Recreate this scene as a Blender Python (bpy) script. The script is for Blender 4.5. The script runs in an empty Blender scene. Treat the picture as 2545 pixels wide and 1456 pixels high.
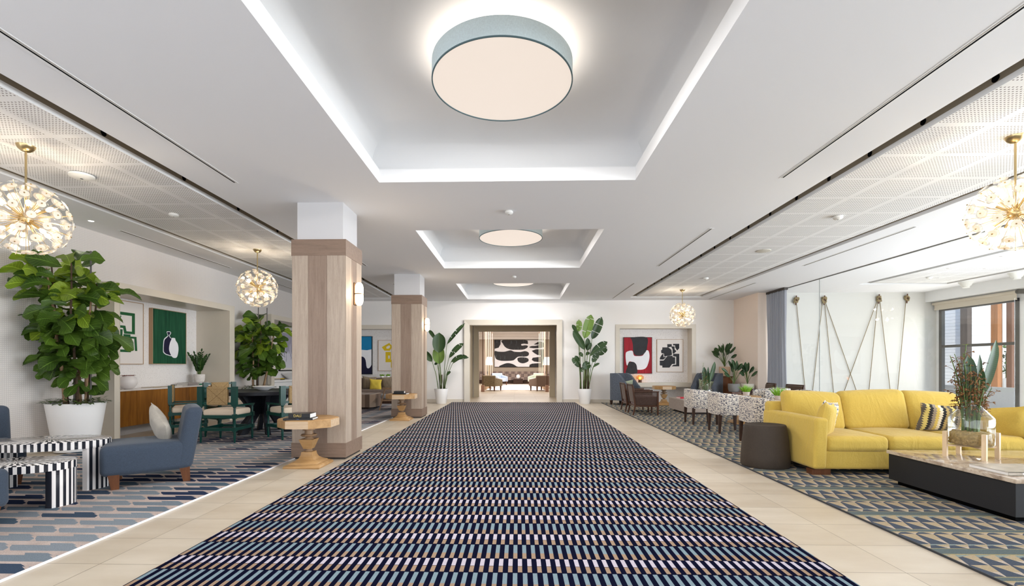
import bpy, math, random
from mathutils import Vector, Matrix, Euler
R = math.radians
PI = math.pi
scene = bpy.context.scene
C = scene.collection

# ------------------------------------------------------------------ camera
cd = bpy.data.cameras.new('camera'); cam = bpy.data.objects.new('camera', cd); C.objects.link(cam)
cd.sensor_width = 36.0; cd.sensor_fit = 'HORIZONTAL'
cd.lens = 36.0 * 1168.0 / 2545.0
cd.shift_x = (1272.5 - 1256.4) / 2545.0
cd.shift_y = (908.0 - 728.0) / 2545.0
cd.clip_start = 0.05; cd.clip_end = 200
cam.location = (0, 0, 1.2); cam.rotation_euler = (R(90), 0, R(1.5))
scene.camera = cam

# ------------------------------------------------------------------ view, world, sun
vs = scene.view_settings
vs.view_transform = 'Standard'; vs.look = 'None'; vs.gamma = 1.0; vs.use_curve_mapping = False
vs.exposure = 0.38
scene.display_settings.display_device = 'sRGB'
w = bpy.data.worlds.new('world'); scene.world = w; w.use_nodes = True
nt = w.node_tree; bg = nt.nodes['Background']
sky = nt.nodes.new('ShaderNodeTexSky'); sky.sky_type = 'NISHITA'; sky.sun_disc = False
sky.sun_elevation = R(48); sky.sun_rotation = R(60)
nt.links.new(sky.outputs[0], bg.inputs[0]); bg.inputs[1].default_value = 0.28
sd = bpy.data.lights.new('sun', 'SUN'); sd.energy = 3.2; sd.angle = R(1.0); sd.color = (1, .95, .88)
so = bpy.data.objects.new('sun', sd); C.objects.link(so); so.rotation_euler = (R(38), R(8), R(-35)); so.location = (20, 0, 20)

def area(name, loc, rot, sx, sy, power, col=(1, 1, 1), spread=180):
    d = bpy.data.lights.new(name, 'AREA'); d.shape = 'RECTANGLE'; d.size = sx; d.size_y = sy
    d.energy = power; d.color = col; d.spread = R(spread)
    o = bpy.data.objects.new(name, d); C.objects.link(o); o.location = loc; o.rotation_euler = rot
    return o
# daylight through the long window wall on the right (beyond the glass partition and nearer than the frame)
area('window_and_fill_light', (11.6, 3.0, 1.5), (0, R(96), 0), 2.6, 12.0, 1050, (.83, .90, 1.0))
# daylight through the window just seen on the right
area('window_and_fill_light', (11.7, 12.6, 1.5), (0, R(90), 0), 2.4, 2.0, 35, (1.0, .97, .92))
# unseen fill light added behind the camera, before the solid rear wall
area('window_and_fill_light', (0.5, -3.6, 1.5), (R(-105) * -1, 0, 0), 11.0, 2.8, 190, (.86, .92, 1.0))
# second fill light added behind the camera on the left, no window there
area('window_and_fill_light', (-6.2, -1.2, 1.7), (0, R(-95), 0), 2.6, 4.0, 110, (.85, .92, 1.0))
# one broad area light under the ceiling brightens the lobby beyond the portal
area('lobby_light', (-0.1, 25.5, 3.2), (0, 0, 0), 6.0, 8.0, 460, (1.0, .94, .89))

# ------------------------------------------------------------------ helpers
def srgb(c):
    out = []
    for v in c[:3]:
        v /= 255.0
        out.append(v / 12.92 if v <= .04045 else ((v + .055) / 1.055) ** 2.4)
    return (out[0], out[1], out[2], 1.0)

class NT:
    """small helper to write shader node maths"""
    def __init__(s, name):
        s.m = bpy.data.materials.new(name); s.m.use_nodes = True
        s.t = s.m.node_tree; s.b = s.t.nodes['Principled BSDF']; s.out = s.t.nodes['Material Output']
        s._co = None
    def n(s, typ, **kw):
        x = s.t.nodes.new(typ)
        for k, v in kw.items(): setattr(x, k, v)
        return x
    def L(s, a, b): s.t.links.new(a, b)
    def put(s, inp, v):
        if v is None: return
        if isinstance(v, bpy.types.NodeSocket): s.L(v, inp)
        else:
            try: inp.default_value = v
            except Exception: inp.default_value = (v, v, v)
    def co(s, kind='Object'):
        if s._co is None: s._co = s.n('ShaderNodeTexCoord')
        return s._co.outputs[kind]
    def xyz(s, v=None):
        x = s.n('ShaderNodeSeparateXYZ'); s.L(v or s.co(), x.inputs[0]); return x.outputs
    def M(s, op, a, b=None, c=None):
        x = s.n('ShaderNodeMath', operation=op)
        s.put(x.inputs[0], a); s.put(x.inputs[1], b); s.put(x.inputs[2], c); return x.outputs[0]
    def vec(s, x=0, y=0, z=0):
        q = s.n('ShaderNodeCombineXYZ'); s.put(q.inputs[0], x); s.put(q.inputs[1], y); s.put(q.inputs[2], z); return q.outputs[0]
    def scale(s, v, sc):
        q = s.n('ShaderNodeMapping'); s.L(v, q.inputs[0]); q.inputs['Scale'].default_value = sc; return q.outputs[0]
    def noise(s, v=None, scale=5, detail=4, rough=.5, dist=0):
        q = s.n('ShaderNodeTexNoise'); s.L(v or s.co(), q.inputs['Vector'])
        q.inputs['Scale'].default_value = scale; q.inputs['Detail'].default_value = detail
        q.inputs['Roughness'].default_value = rough; q.inputs['Distortion'].default_value = dist
        return q.outputs['Fac']
    def voro(s, v=None, scale=5):
        q = s.n('ShaderNodeTexVoronoi'); s.L(v or s.co(), q.inputs['Vector']); q.inputs['Scale'].default_value = scale
        return q.outputs['Distance']
    def mix(s, f, a, b):
        q = s.n('ShaderNodeMix', data_type='RGBA'); s.put(q.inputs[0], f); s.put(q.inputs[6], a); s.put(q.inputs[7], b); return q.outputs[2]
    def ramp(s, f, stops):
        q = s.n('ShaderNodeValToRGB'); s.L(f, q.inputs[0]); e = q.color_ramp.elements
        while len(e) > 1: e.remove(e[-1])
        e[0].position = stops[0][0]; e[0].color = stops[0][1]
        for p, c in stops[1:]:
            k = e.new(p); k.color = c
        return q.outputs[0]
    def bump(s, h, st=.2, dist=.01):
        q = s.n('ShaderNodeBump'); s.L(h, q.inputs['Height']); q.inputs['Strength'].default_value = st; q.inputs['Distance'].default_value = dist
        s.L(q.outputs[0], s.b.inputs['Normal'])
    def set(s, col=None, rough=None, metal=None, spec=None, trans=None, ior=None, sheen=None, emit=None, es=None, coat=None):
        for k, v in (('Base Color', col), ('Roughness', rough), ('Metallic', metal), ('Specular IOR Level', spec), ('Transmission Weight', trans),
                     ('IOR', ior), ('Sheen Weight', sheen), ('Emission Color', emit), ('Emission Strength', es), ('Coat Weight', coat)):
            s.put(s.b.inputs[k], v)
        return s

def plain(name, rgb, rough=.6, metal=0, spec=.3, var=.0, vscale=8, bump=0, bscale=200, sheen=0, coat=0):
    k = NT(name); c = srgb(rgb)
    if var:
        f = k.noise(scale=vscale, detail=5)
        d = tuple(max(0, x * (1 - var)) for x in c[:3]) + (1,); l = tuple(min(1, x * (1 + var)) for x in c[:3]) + (1,)
        k.set(col=k.ramp(f, [(.3, d), (.7, l)]))
    else: k.set(col=c)
    k.set(rough=rough, metal=metal, spec=spec, sheen=sheen, coat=coat)
    if bump: k.bump(k.noise(scale=bscale, detail=3), bump, .002)
    return k.m

def wood(name, dark, light, axis='Z', scale=1.0, rough=.45, spec=.3, rings=14.0):
    k = NT(name); sc = {'X': (1.2, 18, 18), 'Y': (18, 1.2, 18), 'Z': (18, 18, 1.2)}[axis]
    v = k.scale(k.co(), tuple(q * scale for q in sc))
    f = k.noise(v, scale=1.0, detail=6, rough=.65, dist=.6)
    f2 = k.noise(k.scale(k.co(), tuple(q * scale * rings for q in sc)), scale=1.0, detail=3)
    g = k.M('ADD', k.M('MULTIPLY', f, .7), k.M('MULTIPLY', f2, .3))
    k.set(col=k.ramp(g, [(.3, srgb(dark)), (.68, srgb(light))]), rough=rough, spec=spec)
    k.bump(f2, .08, .001)
    return k.m

def emis(name, rgb, strength, base=(240, 240, 240), sample=True):
    k = NT(name); k.set(col=srgb(base), emit=srgb(rgb), es=strength, rough=.5)
    if not sample: k.m.cycles.emission_sampling = 'NONE'
    return k.m

class MB:
    def __init__(s): s.v = []; s.f = []; s.m = []; s.uv = []
    def add(s, vs, fs, mi=0, M=None, uvs=None):
        o = len(s.v)
        for p in vs:
            p = Vector(p)
            if M is not None: p = M @ p
            s.v.append(p)
        for i, q in enumerate(fs):
            s.f.append([o + j for j in q]); s.m.append(mi)
            s.uv.append([uvs[j] for j in q] if uvs else [(0, 0)] * len(q))
        return s
    def box(s, x0, y0, z0, x1, y1, z1, mi=0, M=None):
        vs = [(x0, y0, z0), (x1, y0, z0), (x1, y1, z0), (x0, y1, z0), (x0, y0, z1), (x1, y0, z1), (x1, y1, z1), (x0, y1, z1)]
        fs = [(0, 3, 2, 1), (4, 5, 6, 7), (0, 1, 5, 4), (1, 2, 6, 5), (2, 3, 7, 6), (3, 0, 4, 7)]
        return s.add(vs, fs, mi, M)
    def quad(s, a, b, c, d, mi=0, M=None): return s.add([a, b, c, d], [(0, 1, 2, 3)], mi, M, [(0, 0), (1, 0), (1, 1), (0, 1)])
    def lathe(s, prof, n=32, mi=0, M=None, sx=1, sy=1, cap0=True, cap1=True):
        vs = []; fs = []
        for (r, z) in prof:
            for i in range(n):
                a = 2 * PI * i / n; vs.append((r * sx * math.cos(a), r * sy * math.sin(a), z))
        for j in range(len(prof) - 1):
            for i in range(n):
                k = (i + 1) % n; fs.append((j * n + i, j * n + k, (j + 1) * n + k, (j + 1) * n + i))
        if cap0 and prof[0][0] > 1e-5: fs.append(tuple(range(n - 1, -1, -1)))
        if cap1 and prof[-1][0] > 1e-5: fs.append(tuple((len(prof) - 1) * n + i for i in range(n)))
        return s.add(vs, fs, mi, M)
    def cyl(s, p0, p1, r0, r1=None, n=12, mi=0, caps=True):
        p0 = Vector(p0); p1 = Vector(p1); d = p1 - p0; L = d.length
        if L < 1e-6: return s
        M = Matrix.Translation(p0) @ d.to_track_quat('Z', 'Y').to_matrix().to_4x4()
        return s.lathe([(r0, 0), (r1 if r1 is not None else r0, L)], n, mi, M, cap0=caps, cap1=caps)
    def tube(s, pts, r, n=8, mi=0, r1=None):
        pts = [Vector(p) for p in pts]; N = len(pts); vs = []; fs = []
        up = Vector((0, 0, 1))
        for i, p in enumerate(pts):
            t = (pts[min(i + 1, N - 1)] - pts[max(i - 1, 0)]).normalized()
            a = t.cross(up)
            if a.length < .05: a = t.cross(Vector((1, 0, 0)))
            a.normalize(); b = t.cross(a).normalized()
            rr = r if r1 is None else r + (r1 - r) * i / (N - 1)
            for k in range(n):
                q = 2 * PI * k / n; vs.append(p + a * rr * math.cos(q) + b * rr * math.sin(q))
        for i in range(N - 1):
            for k in range(n):
                j = (k + 1) % n; fs.append((i * n + k, i * n + j, (i + 1) * n + j, (i + 1) * n + k))
        fs.append(tuple(range(n - 1, -1, -1))); fs.append(tuple((N - 1) * n + k for k in range(n)))
        return s.add(vs, fs, mi)
    def prism(s, poly, a0, a1, axis='Z', mi=0, M=None):
        """poly: 2D points; axis Z -> (x,y), Y -> (x,z), X -> (y,z)"""
        def P(p, a):
            return (p[0], p[1], a) if axis == 'Z' else ((p[0], a, p[1]) if axis == 'Y' else (a, p[0], p[1]))
        n = len(poly); vs = [P(p, a0) for p in poly] + [P(p, a1) for p in poly]
        fs = [tuple(range(n - 1, -1, -1)), tuple(range(n, 2 * n))] + [(i, (i + 1) % n, n + (i + 1) % n, n + i) for i in range(n)]
        return s.add(vs, fs, mi, M)
    def rbox(s, cx, cy, cz, sx, sy, sz, r=.03, seg=3, inner=4, mi=0, M=None, puff=(0, 0, 0), fn=None):
        h = (sx / 2, sy / 2, sz / 2); r = min(r, h[0] * .98, h[1] * .98, h[2] * .98)
        def ax(hh):
            out = [-hh + r - r * math.cos(PI / 2 * i / seg) if False else -hh + r * (1 - math.cos(PI / 4 * 0)) * 0 for i in range(0)]
            a = [-hh + r * i / seg for i in range(seg + 1)]
            b = [-hh + r + (2 * hh - 2 * r) * i / inner for i in range(1, inner)]
            c = [hh - r + r * i / seg for i in range(seg + 1)]
            return a + b + c
        A = [ax(q) for q in h]; idx = {}; vs = []; fs = []
        def V(i, j, k):
            key = (i, j, k)
            if key in idx: return idx[key]
            p = Vector((A[0][i], A[1][j], A[2][k]))
            q = Vector([max(-(h[t] - r), min(h[t] - r, p[t])) for t in range(3)])
            d = p - q
            if d.length > 1e-9: p = q + d.normalized() * r
            u = [p[t] / h[t] for t in range(3)]
            for t in range(3):
                if puff[t]:
                    o = [x for x in range(3) if x != t]
                    p[t] += puff[t] * u[t] * (1 - u[o[0]] ** 2) * (1 - u[o[1]] ** 2)
            if fn: p = Vector(fn(p, u))
            idx[key] = len(vs); vs.append((p[0] + cx, p[1] + cy, p[2] + cz)); return idx[key]
        n = [len(a) for a in A]
        for i in range(n[0] - 1):
            for j in range(n[1] - 1):
                fs.append((V(i, j, 0), V(i, j + 1, 0), V(i + 1, j + 1, 0), V(i + 1, j, 0)))
                fs.append((V(i, j, n[2] - 1), V(i + 1, j, n[2] - 1), V(i + 1, j + 1, n[2] - 1), V(i, j + 1, n[2] - 1)))
        for i in range(n[0] - 1):
            for k in range(n[2] - 1):
                fs.append((V(i, 0, k), V(i + 1, 0, k), V(i + 1, 0, k + 1), V(i, 0, k + 1)))
                fs.append((V(i, n[1] - 1, k), V(i, n[1] - 1, k + 1), V(i + 1, n[1] - 1, k + 1), V(i + 1, n[1] - 1, k)))
        for j in range(n[1] - 1):
            for k in range(n[2] - 1):
                fs.append((V(0, j, k), V(0, j, k + 1), V(0, j + 1, k + 1), V(0, j + 1, k)))
                fs.append((V(n[0] - 1, j, k), V(n[0] - 1, j + 1, k), V(n[0] - 1, j + 1, k + 1), V(n[0] - 1, j, k + 1)))
        return s.add(vs, fs, mi, M)
    def mesh(s, name, mats, smooth=35):
        me = bpy.data.meshes.new(name); me.from_pydata([tuple(p) for p in s.v], [], s.f)
        for m in (mats if isinstance(mats, (list, tuple)) else [mats]): me.materials.append(m)
        me.polygons.foreach_set('material_index', s.m)
        if any(u != (0, 0) for f in s.uv for u in f):
            l = me.uv_layers.new(name='UVMap'); flat = [c for f in s.uv for u in f for c in u]; l.data.foreach_set('uv', flat)
        if smooth:
            me.polygons.foreach_set('use_smooth', [True] * len(me.polygons))
            if smooth < 180: me.set_sharp_from_angle(angle=R(smooth))
        me.update(); return me
    def build(s, name, mats, parent=None, smooth=35, loc=None, rot=None):
        o = bpy.data.objects.new(name, s.mesh(name, mats, smooth)); C.objects.link(o)
        if parent: o.parent = parent
        if loc is not None: o.location = loc
        if rot is not None: o.rotation_euler = rot
        return o

def tag(o, label=None, cat=None, group=None, kind=None):
    if label: o['label'] = label
    if cat: o['category'] = cat
    if group: o['group'] = group
    if kind: o['kind'] = kind
    return o
def thing(name, label, cat, loc=(0, 0, 0), rz=0, group=None):
    o = bpy.data.objects.new(name, None); C.objects.link(o); o.empty_display_size = .1
    o.location = loc; o.rotation_euler = (0, 0, R(rz)); return tag(o, label, cat, group)
def dup(root, loc, rz, label, group=None):
    r = root.copy(); C.objects.link(r); r.location = loc; r.rotation_euler = (0, 0, R(rz)); r['label'] = label
    if group: r['group'] = group
    for ch in list(root.children):
        c = ch.copy(); C.objects.link(c); c.parent = r
        for g in list(ch.children):
            d = g.copy(); C.objects.link(d); d.parent = c
    return r
def struct(name, mb, mats, smooth=35):
    o = mb.build(name, mats, None, smooth); o['kind'] = 'structure'; return o
def text_mesh(name, body, size, mat, parent, M, extrude=.0006):
    cu = bpy.data.curves.new(name, 'FONT'); cu.body = body; cu.size = size; cu.extrude = extrude
    cu.align_x = 'CENTER'; cu.align_y = 'CENTER'
    t = bpy.data.objects.new(name, cu); C.objects.link(t)
    bpy.context.view_layer.update()
    me = bpy.data.meshes.new_from_object(t.evaluated_get(bpy.context.evaluated_depsgraph_get()))
    bpy.data.objects.remove(t); bpy.data.curves.remove(cu)
    me.transform(M); me.materials.clear(); me.materials.append(mat)
    o = bpy.data.objects.new(name, me); C.objects.link(o); o.parent = parent; return o
def smooth_closed(pts, k=6):
    out = []; n = len(pts)
    for i in range(n):
        p0, p1, p2, p3 = [Vector(pts[(i + d) % n]) for d in (-1, 0, 1, 2)]
        for j in range(k):
            t = j / k
            out.append(tuple(.5 * ((2 * p1) + (p2 - p0) * t + (2 * p0 - 5 * p1 + 4 * p2 - p3) * t * t + (3 * p1 - p0 - 3 * p2 + p3) * t ** 3)))
    return out
# ------------------------------------------------------------------ materials
WHITE = plain('white_paint', (240, 240, 240), .75, spec=.2, bump=.06, bscale=120)
CEIL = plain('ceiling_paint', (238, 238, 240), .85, spec=.15, bump=.15, bscale=160)
WALLP = plain('warm_white_wall', (242, 238, 234), .8, spec=.15)
TANW = plain('tan_wall', (250, 234, 220), .85, spec=.1, bump=.1, bscale=150)
FRAME = plain('putty_lacquer', (214, 205, 190), .35, spec=.4, var=.02, vscale=3)
SLOTD = plain('slot_paint', (150, 138, 120), .7)  # darker than the white lips, carrying the shade inside the slots
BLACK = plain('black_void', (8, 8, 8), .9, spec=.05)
BRASS = plain('brushed_brass', (194, 172, 128), .28, metal=1)
BRASSD = plain('bronze', (110, 80, 45), .35, metal=1)
PLASTIC = plain('white_plastic', (236, 235, 230), .45)
POTW = plain('white_pot', (248, 247, 246), .4, spec=.35)
SOIL = plain('soil', (60, 45, 32), .95, var=.4, vscale=60)

def tile_mat():
    k = NT('stone_tile'); x, y, z = k.xyz()
    fx = k.M('FRACT', k.M('DIVIDE', k.M('ADD', x, 2.527), .7955)); fy = k.M('FRACT', k.M('DIVIDE', k.M('ADD', y, -.269), .418))
    ex = k.M('LESS_THAN', k.M('MINIMUM', fx, k.M('SUBTRACT', 1, fx)), .0022 / .7955); ey = k.M('LESS_THAN', k.M('MINIMUM', fy, k.M('SUBTRACT', 1, fy)), .0022 / .418)
    e = k.M('MAXIMUM', ex, ey)
    cell = k.vec(k.M('FLOOR', k.M('DIVIDE', k.M('ADD', x, 2.527), .7955)), k.M('FLOOR', k.M('DIVIDE', k.M('ADD', y, -.269), .418)), 0)
    wn = k.n('ShaderNodeTexWhiteNoise'); k.L(cell, wn.inputs[0])
    f = k.M('ADD', k.M('MULTIPLY', k.noise(k.scale(k.co(), (1, 3, 1)), 1.6, 6), .75), k.M('MULTIPLY', wn.outputs[0], .25))
    c = k.ramp(f, [(.3, srgb((186, 171, 150))), (.7, srgb((205, 193, 175)))])
    k.set(col=k.mix(e, c, srgb((130, 118, 100))), rough=k.M('ADD', .26, k.M('MULTIPLY', k.noise(scale=9), .16)), spec=.4)
    return k.m
TILE = tile_mat()

def runner_mat():
    k = NT('hall_runner_wool'); x, y, z = k.xyz()
    t = k.M('FRACT', k.M('DIVIDE', k.M('SUBTRACT', y, 2.695), .421))
    g2 = k.M('GREATER_THAN', t, .463)
    wob = k.M('MULTIPLY', k.M('SUBTRACT', k.noise(scale=30, detail=2), .5), .012)
    s = k.M('FRACT', k.M('ADD', k.M('ADD', k.M('DIVIDE', x, .0566), k.M('MULTIPLY', g2, .5)), wob))
    stripe = k.M('LESS_THAN', s, .45)
    tan = k.M('MAXIMUM', k.M('LESS_THAN', t, .207), k.M('MULTIPLY', g2, k.M('LESS_THAN', t, .667)))
    col = k.mix(tan, k.mix(g2, srgb((186, 178, 188)), srgb((124, 142, 150))), srgb((156, 132, 110)))
    def line(p): return k.M('LESS_THAN', k.M('ABSOLUTE', k.M('SUBTRACT', t, p)), .006)
    ln = k.M('MAXIMUM', line(.463), k.M('MAXIMUM', line(.006), k.M('MAXIMUM', line(.994), line(.207))))
    on = k.M('MULTIPLY', stripe, k.M('SUBTRACT', 1, ln))
    fz = k.noise(scale=260, detail=2)
    fz2 = k.ramp(fz, [(.25, (.72, .72, .72, 1)), (.75, (1.25, 1.25, 1.25, 1))])
    c = k.mix(on, srgb((17, 19, 38)), col)
    q = k.n('ShaderNodeMix', data_type='RGBA', blend_type='MULTIPLY'); q.inputs[0].default_value = 1; k.L(c, q.inputs[6]); k.L(fz2, q.inputs[7])
    k.set(col=q.outputs[2], rough=1.0, spec=.0, sheen=.0)
    k.bump(k.M('ADD', k.M('MULTIPLY', on, .6), k.M('MULTIPLY', fz, .6)), .5, .006)
    return k.m
RUNNER = runner_mat()

def rug_left_mat():
    k = NT('leaf_band_rug_wool'); x, y, z = k.xyz()
    v = k.M('DIVIDE', y, .163); row = k.M('FLOOR', v); fv = k.M('FRACT', v)
    sl = k.M('MULTIPLY', fv, .16)
    u0 = k.M('DIVIDE', k.M('ADD', x, sl), .467)
    u = k.M('FRACT', u0)
    tip = k.M('MULTIPLY', k.M('ABSOLUTE', k.M('SUBTRACT', fv, .29)), .22)
    bar = k.M('MULTIPLY', k.M('LESS_THAN', fv, .58), k.M('MULTIPLY', k.M('LESS_THAN', u, k.M('SUBTRACT', .985, tip)), k.M('GREATER_THAN', u, k.M('MULTIPLY', tip, .3))))
    u2 = k.M('FRACT', k.M('ADD', u0, .42))
    conn = k.M('MULTIPLY', k.M('MULTIPLY', k.M('GREATER_THAN', fv, .57), k.M('LESS_THAN', fv, .80)), k.M('LESS_THAN', k.M('ADD', u2, k.M('MULTIPLY', fv, .3)), .56))
    bar = k.M('MAXIMUM', bar, conn)
    cell = k.vec(k.M('MULTIPLY', k.M('FLOOR', u0), .467), k.M('MULTIPLY', row, .163), 0)
    big = k.noise(k.scale(cell, (.55, 1.1, 1)), 1.0, 2, .5)
    rnd = k.n('ShaderNodeTexWhiteNoise'); k.L(cell, rnd.inputs[0])
    bigr = k.M('ADD', big, k.M('MULTIPLY', k.M('SUBTRACT', rnd.outputs[0], .5), .10))
    cb = k.ramp(bigr, [(.0, srgb((46, 56, 82))), (.43, srgb((48, 58, 82))), (.47, srgb((84, 102, 116))), (.52, srgb((132, 141, 149))), (1, srgb((146, 152, 158)))])
    fz = k.noise(scale=180, detail=3)
    base = k.ramp(k.noise(scale=7, detail=5), [(.3, srgb((176, 160, 152))), (.7, srgb((198, 182, 174)))])
    c = k.mix(bar, base, cb)
    q = k.n('ShaderNodeMix', data_type='RGBA', blend_type='MULTIPLY'); q.inputs[0].default_value = 1; k.L(c, q.inputs[6])
    k.L(k.ramp(fz, [(.25, (.75, .75, .75, 1)), (.75, (1.2, 1.2, 1.2, 1))]), q.inputs[7])
    k.set(col=q.outputs[2], rough=1.0, spec=.0, sheen=.0)
    k.bump(k.M('ADD', k.M('MULTIPLY', bar, .7), k.M('MULTIPLY', fz, .5)), .6, .008)
    return k.m
RUGL = rug_left_mat()

def rug_right_mat():
    k = NT('kite_pattern_rug_wool'); x, y, z = k.xyz()
    P = .775; tm = k.M('MULTIPLY', k.M('FRACT', k.M('DIVIDE', k.M('SUBTRACT', y, 3.03), P)), P)
    iv = [(0.0, .095), (.095, .17), (.17, .36), (.36, .405), (.455, .615), (.615, .775)]
    fv = None; row = None; cov = None
    for i, (p, q) in enumerate(iv[1:]):
        inn = k.M('MULTIPLY', k.M('GREATER_THAN', tm, p), k.M('LESS_THAN', tm, q)); v = k.M('MULTIPLY', inn, k.M('DIVIDE', k.M('SUBTRACT', tm, p), q - p)); w_ = k.M('MULTIPLY', inn, float(i))
        fv = v if fv is None else k.M('ADD', fv, v); row = w_ if row is None else k.M('ADD', row, w_); cov = inn if cov is None else k.M('ADD', cov, inn)
    band = k.M('SUBTRACT', 1, cov); t = tm
    u = k.M('FRACT', k.M('ADD', k.M('DIVIDE', x, .122), k.M('ADD', k.M('MULTIPLY', row, .5), k.M('MULTIPLY', fv, -.48))))
    vt = k.M('SUBTRACT', 1, fv)
    beige = k.M('MULTIPLY', k.M('GREATER_THAN', u, k.M('ADD', .10, k.M('MULTIPLY', vt, .86))), k.M('GREATER_THAN', u, .04))
    sage = k.M('MULTIPLY', k.M('GREATER_THAN', k.M('ADD', fv, k.M('MULTIPLY', u, -.30)), .70), k.M('LESS_THAN', k.M('FRACT', k.M('MULTIPLY', row, .5)), .25))
    bt = k.mix(k.M('LESS_THAN', fv, .42), srgb((170, 153, 126)), srgb((182, 167, 152)))
    c = k.mix(beige, srgb((78, 84, 95)), bt)
    c = k.mix(sage, c, srgb((132, 142, 138)))
    gold = None
    for g in (.003, .095, .405, .455, .772):
        l = k.M('LESS_THAN', k.M('ABSOLUTE', k.M('SUBTRACT', t, g)), .004); gold = l if gold is None else k.M('MAXIMUM', gold, l)
    c = k.mix(band, c, srgb((98, 107, 107)))
    c = k.mix(gold, c, srgb((158, 146, 108)))
    fz = k.noise(scale=180, detail=3)
    q = k.n('ShaderNodeMix', data_type='RGBA', blend_type='MULTIPLY'); q.inputs[0].default_value = 1; k.L(c, q.inputs[6])
    k.L(k.ramp(fz, [(.25, (.75, .75, .75, 1)), (.75, (1.2, 1.2, 1.2, 1))]), q.inputs[7])
    k.set(col=q.outputs[2], rough=1.0, spec=.0, sheen=.0)
    k.bump(k.M('ADD', k.M('MULTIPLY', beige, .5), k.M('MULTIPLY', fz, .5)), .5, .006)
    return k.m
RUGR = rug_right_mat()

def wallpaper_mat():
    k = NT('diamond_wallpaper'); x, y, z = k.xyz()
    p = .026
    a = k.M('SUBTRACT', k.M('FRACT', k.M('DIVIDE', y, p)), .5); b = k.M('SUBTRACT', k.M('FRACT', k.M('DIVIDE', z, p)), .5)
    d = k.M('ADD', k.M('ABSOLUTE', a), k.M('ABSOLUTE', b))
    ring = k.M('LESS_THAN', k.M('ABSOLUTE', k.M('SUBTRACT', d, .40)), .09)
    dot = k.M('LESS_THAN', d, .12)
    f = k.M('MULTIPLY', k.M('MAXIMUM', ring, dot), .36)
    k.set(col=k.mix(f, srgb((236, 230, 225)), srgb((124, 114, 118))), rough=.8, spec=.15); return k.m
WALLPAPER = wallpaper_mat()

def speck_mat():
    k = NT('speckled_wallcovering')
    f = k.noise(scale=70, detail=3, rough=.7); g = k.noise(scale=18, detail=2)
    s = k.M('LESS_THAN', k.M('ADD', f, k.M('MULTIPLY', g, .1)), .43)
    k.set(col=k.mix(s, srgb((234, 230, 228)), srgb((176, 165, 160))), rough=.75, spec=.15); return k.m
SPECK = speck_mat()

def perf_mat():
    k = NT('perforated_acoustic_panel'); x, y, z = k.xyz()
    cx = k.M('FRACT', k.M('DIVIDE', k.M('ADD', x, .05), .60)); cy = k.M('FRACT', k.M('DIVIDE', k.M('ADD', y, .0), .60))
    inx = k.M('LESS_THAN', k.M('ABSOLUTE', k.M('SUBTRACT', cx, .5)), .44); iny = k.M('LESS_THAN', k.M('ABSOLUTE', k.M('SUBTRACT', cy, .5)), .44)
    a = k.M('SUBTRACT', k.M('FRACT', k.M('DIVIDE', x, .030)), .5); b = k.M('SUBTRACT', k.M('FRACT', k.M('DIVIDE', y, .030)), .5)
    d = k.M('SQRT', k.M('ADD', k.M('MULTIPLY', a, a), k.M('MULTIPLY', b, b)))
    hole = k.M('MULTIPLY', k.M('LESS_THAN', d, .22), k.M('MULTIPLY', inx, iny))
    k.set(col=k.mix(hole, srgb((238, 237, 236)), srgb((110, 103, 98))), rough=.85, spec=.1); return k.m
PERF = perf_mat()

OAKC = wood('column_oak_light', (154, 137, 122), (185, 169, 153), 'Z', 1.6, .5)
OAKD = wood('column_oak_dark', (124, 104, 91), (154, 134, 118), 'Z', 1.6, .5)
OAKB = wood('column_oak_band', (118, 98, 84), (144, 122, 106), 'X', 1.6, .5)
OAKB2 = wood('column_oak_band_side', (118, 98, 84), (150, 128, 112), 'Y', 1.6, .5)
OAK = wood('golden_oak', (146, 108, 64), (188, 150, 102), 'X', 1.2, .42)
OAKP = wood('pale_oak', (182, 152, 120), (212, 188, 158), 'X', 1.2, .42)
OAKZ = wood('turned_oak', (126, 98, 72), (162, 132, 102), 'Z', 1.2, .42)
TEAK = wood('sideboard_teak', (104, 62, 16), (172, 112, 40), 'Z', .55, .35, rings=6)
WALNUT = wood('walnut_legs', (74, 44, 28), (112, 70, 44), 'Z', 1.5, .4)
DARKW = wood('dark_stained_wood', (38, 24, 18), (66, 44, 32), 'Z', 1.5, .4)
EBONY = wood('ebonised_wood', (22, 24, 30), (44, 46, 54), 'X', 1.5, .42)
GREYW = wood('grey_veneer', (150, 136, 126), (176, 162, 150), 'X', 1.2, .5)
PINE = wood('pale_stand_wood', (206, 176, 138), (228, 204, 170), 'Z', 1.2, .5)

def fabric(name, rgb, var=.12, rough=.9, sc=300, sheen=.15, wrinkle=False):
    k = NT(name); c = srgb(rgb)
    x = k.noise(k.scale(k.co(), (1, 1, .25)), sc, 3); y = k.noise(k.scale(k.co(), (.25, .25, 1)), sc, 3)
    f = k.M('MULTIPLY', k.M('ADD', x, y), .5)
    d = tuple(q * (1 - var * 1.6) for q in c[:3]) + (1,); l = tuple(min(1, q * (1 + var * 1.6)) for q in c[:3]) + (1,)
    k.set(col=k.ramp(f, [(.35, d), (.65, l)]), rough=rough, spec=.12, sheen=sheen)
    if wrinkle:
        wv = k.noise(k.scale(k.co(), (5, 5, 2.2)), 1.0, 4, .55, 1.2); k.bump(k.M('ADD', k.M('MULTIPLY', f, .04), wv), .55, .03)
    else: k.bump(f, .25, .002)
    return k.m
NAVYF = fabric('slate_blue_fabric', (62, 71, 84), .10)
DENIM = fabric('denim_weave', (82, 88, 98), .24, sc=120)
YEL = fabric('yellow_linen', (198, 168, 80), .05, wrinkle=True)
YELP = fabric('bright_yellow_linen', (226, 198, 80), .06)
CREAM = fabric('cream_seat', (222, 204, 182), .05)
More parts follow.
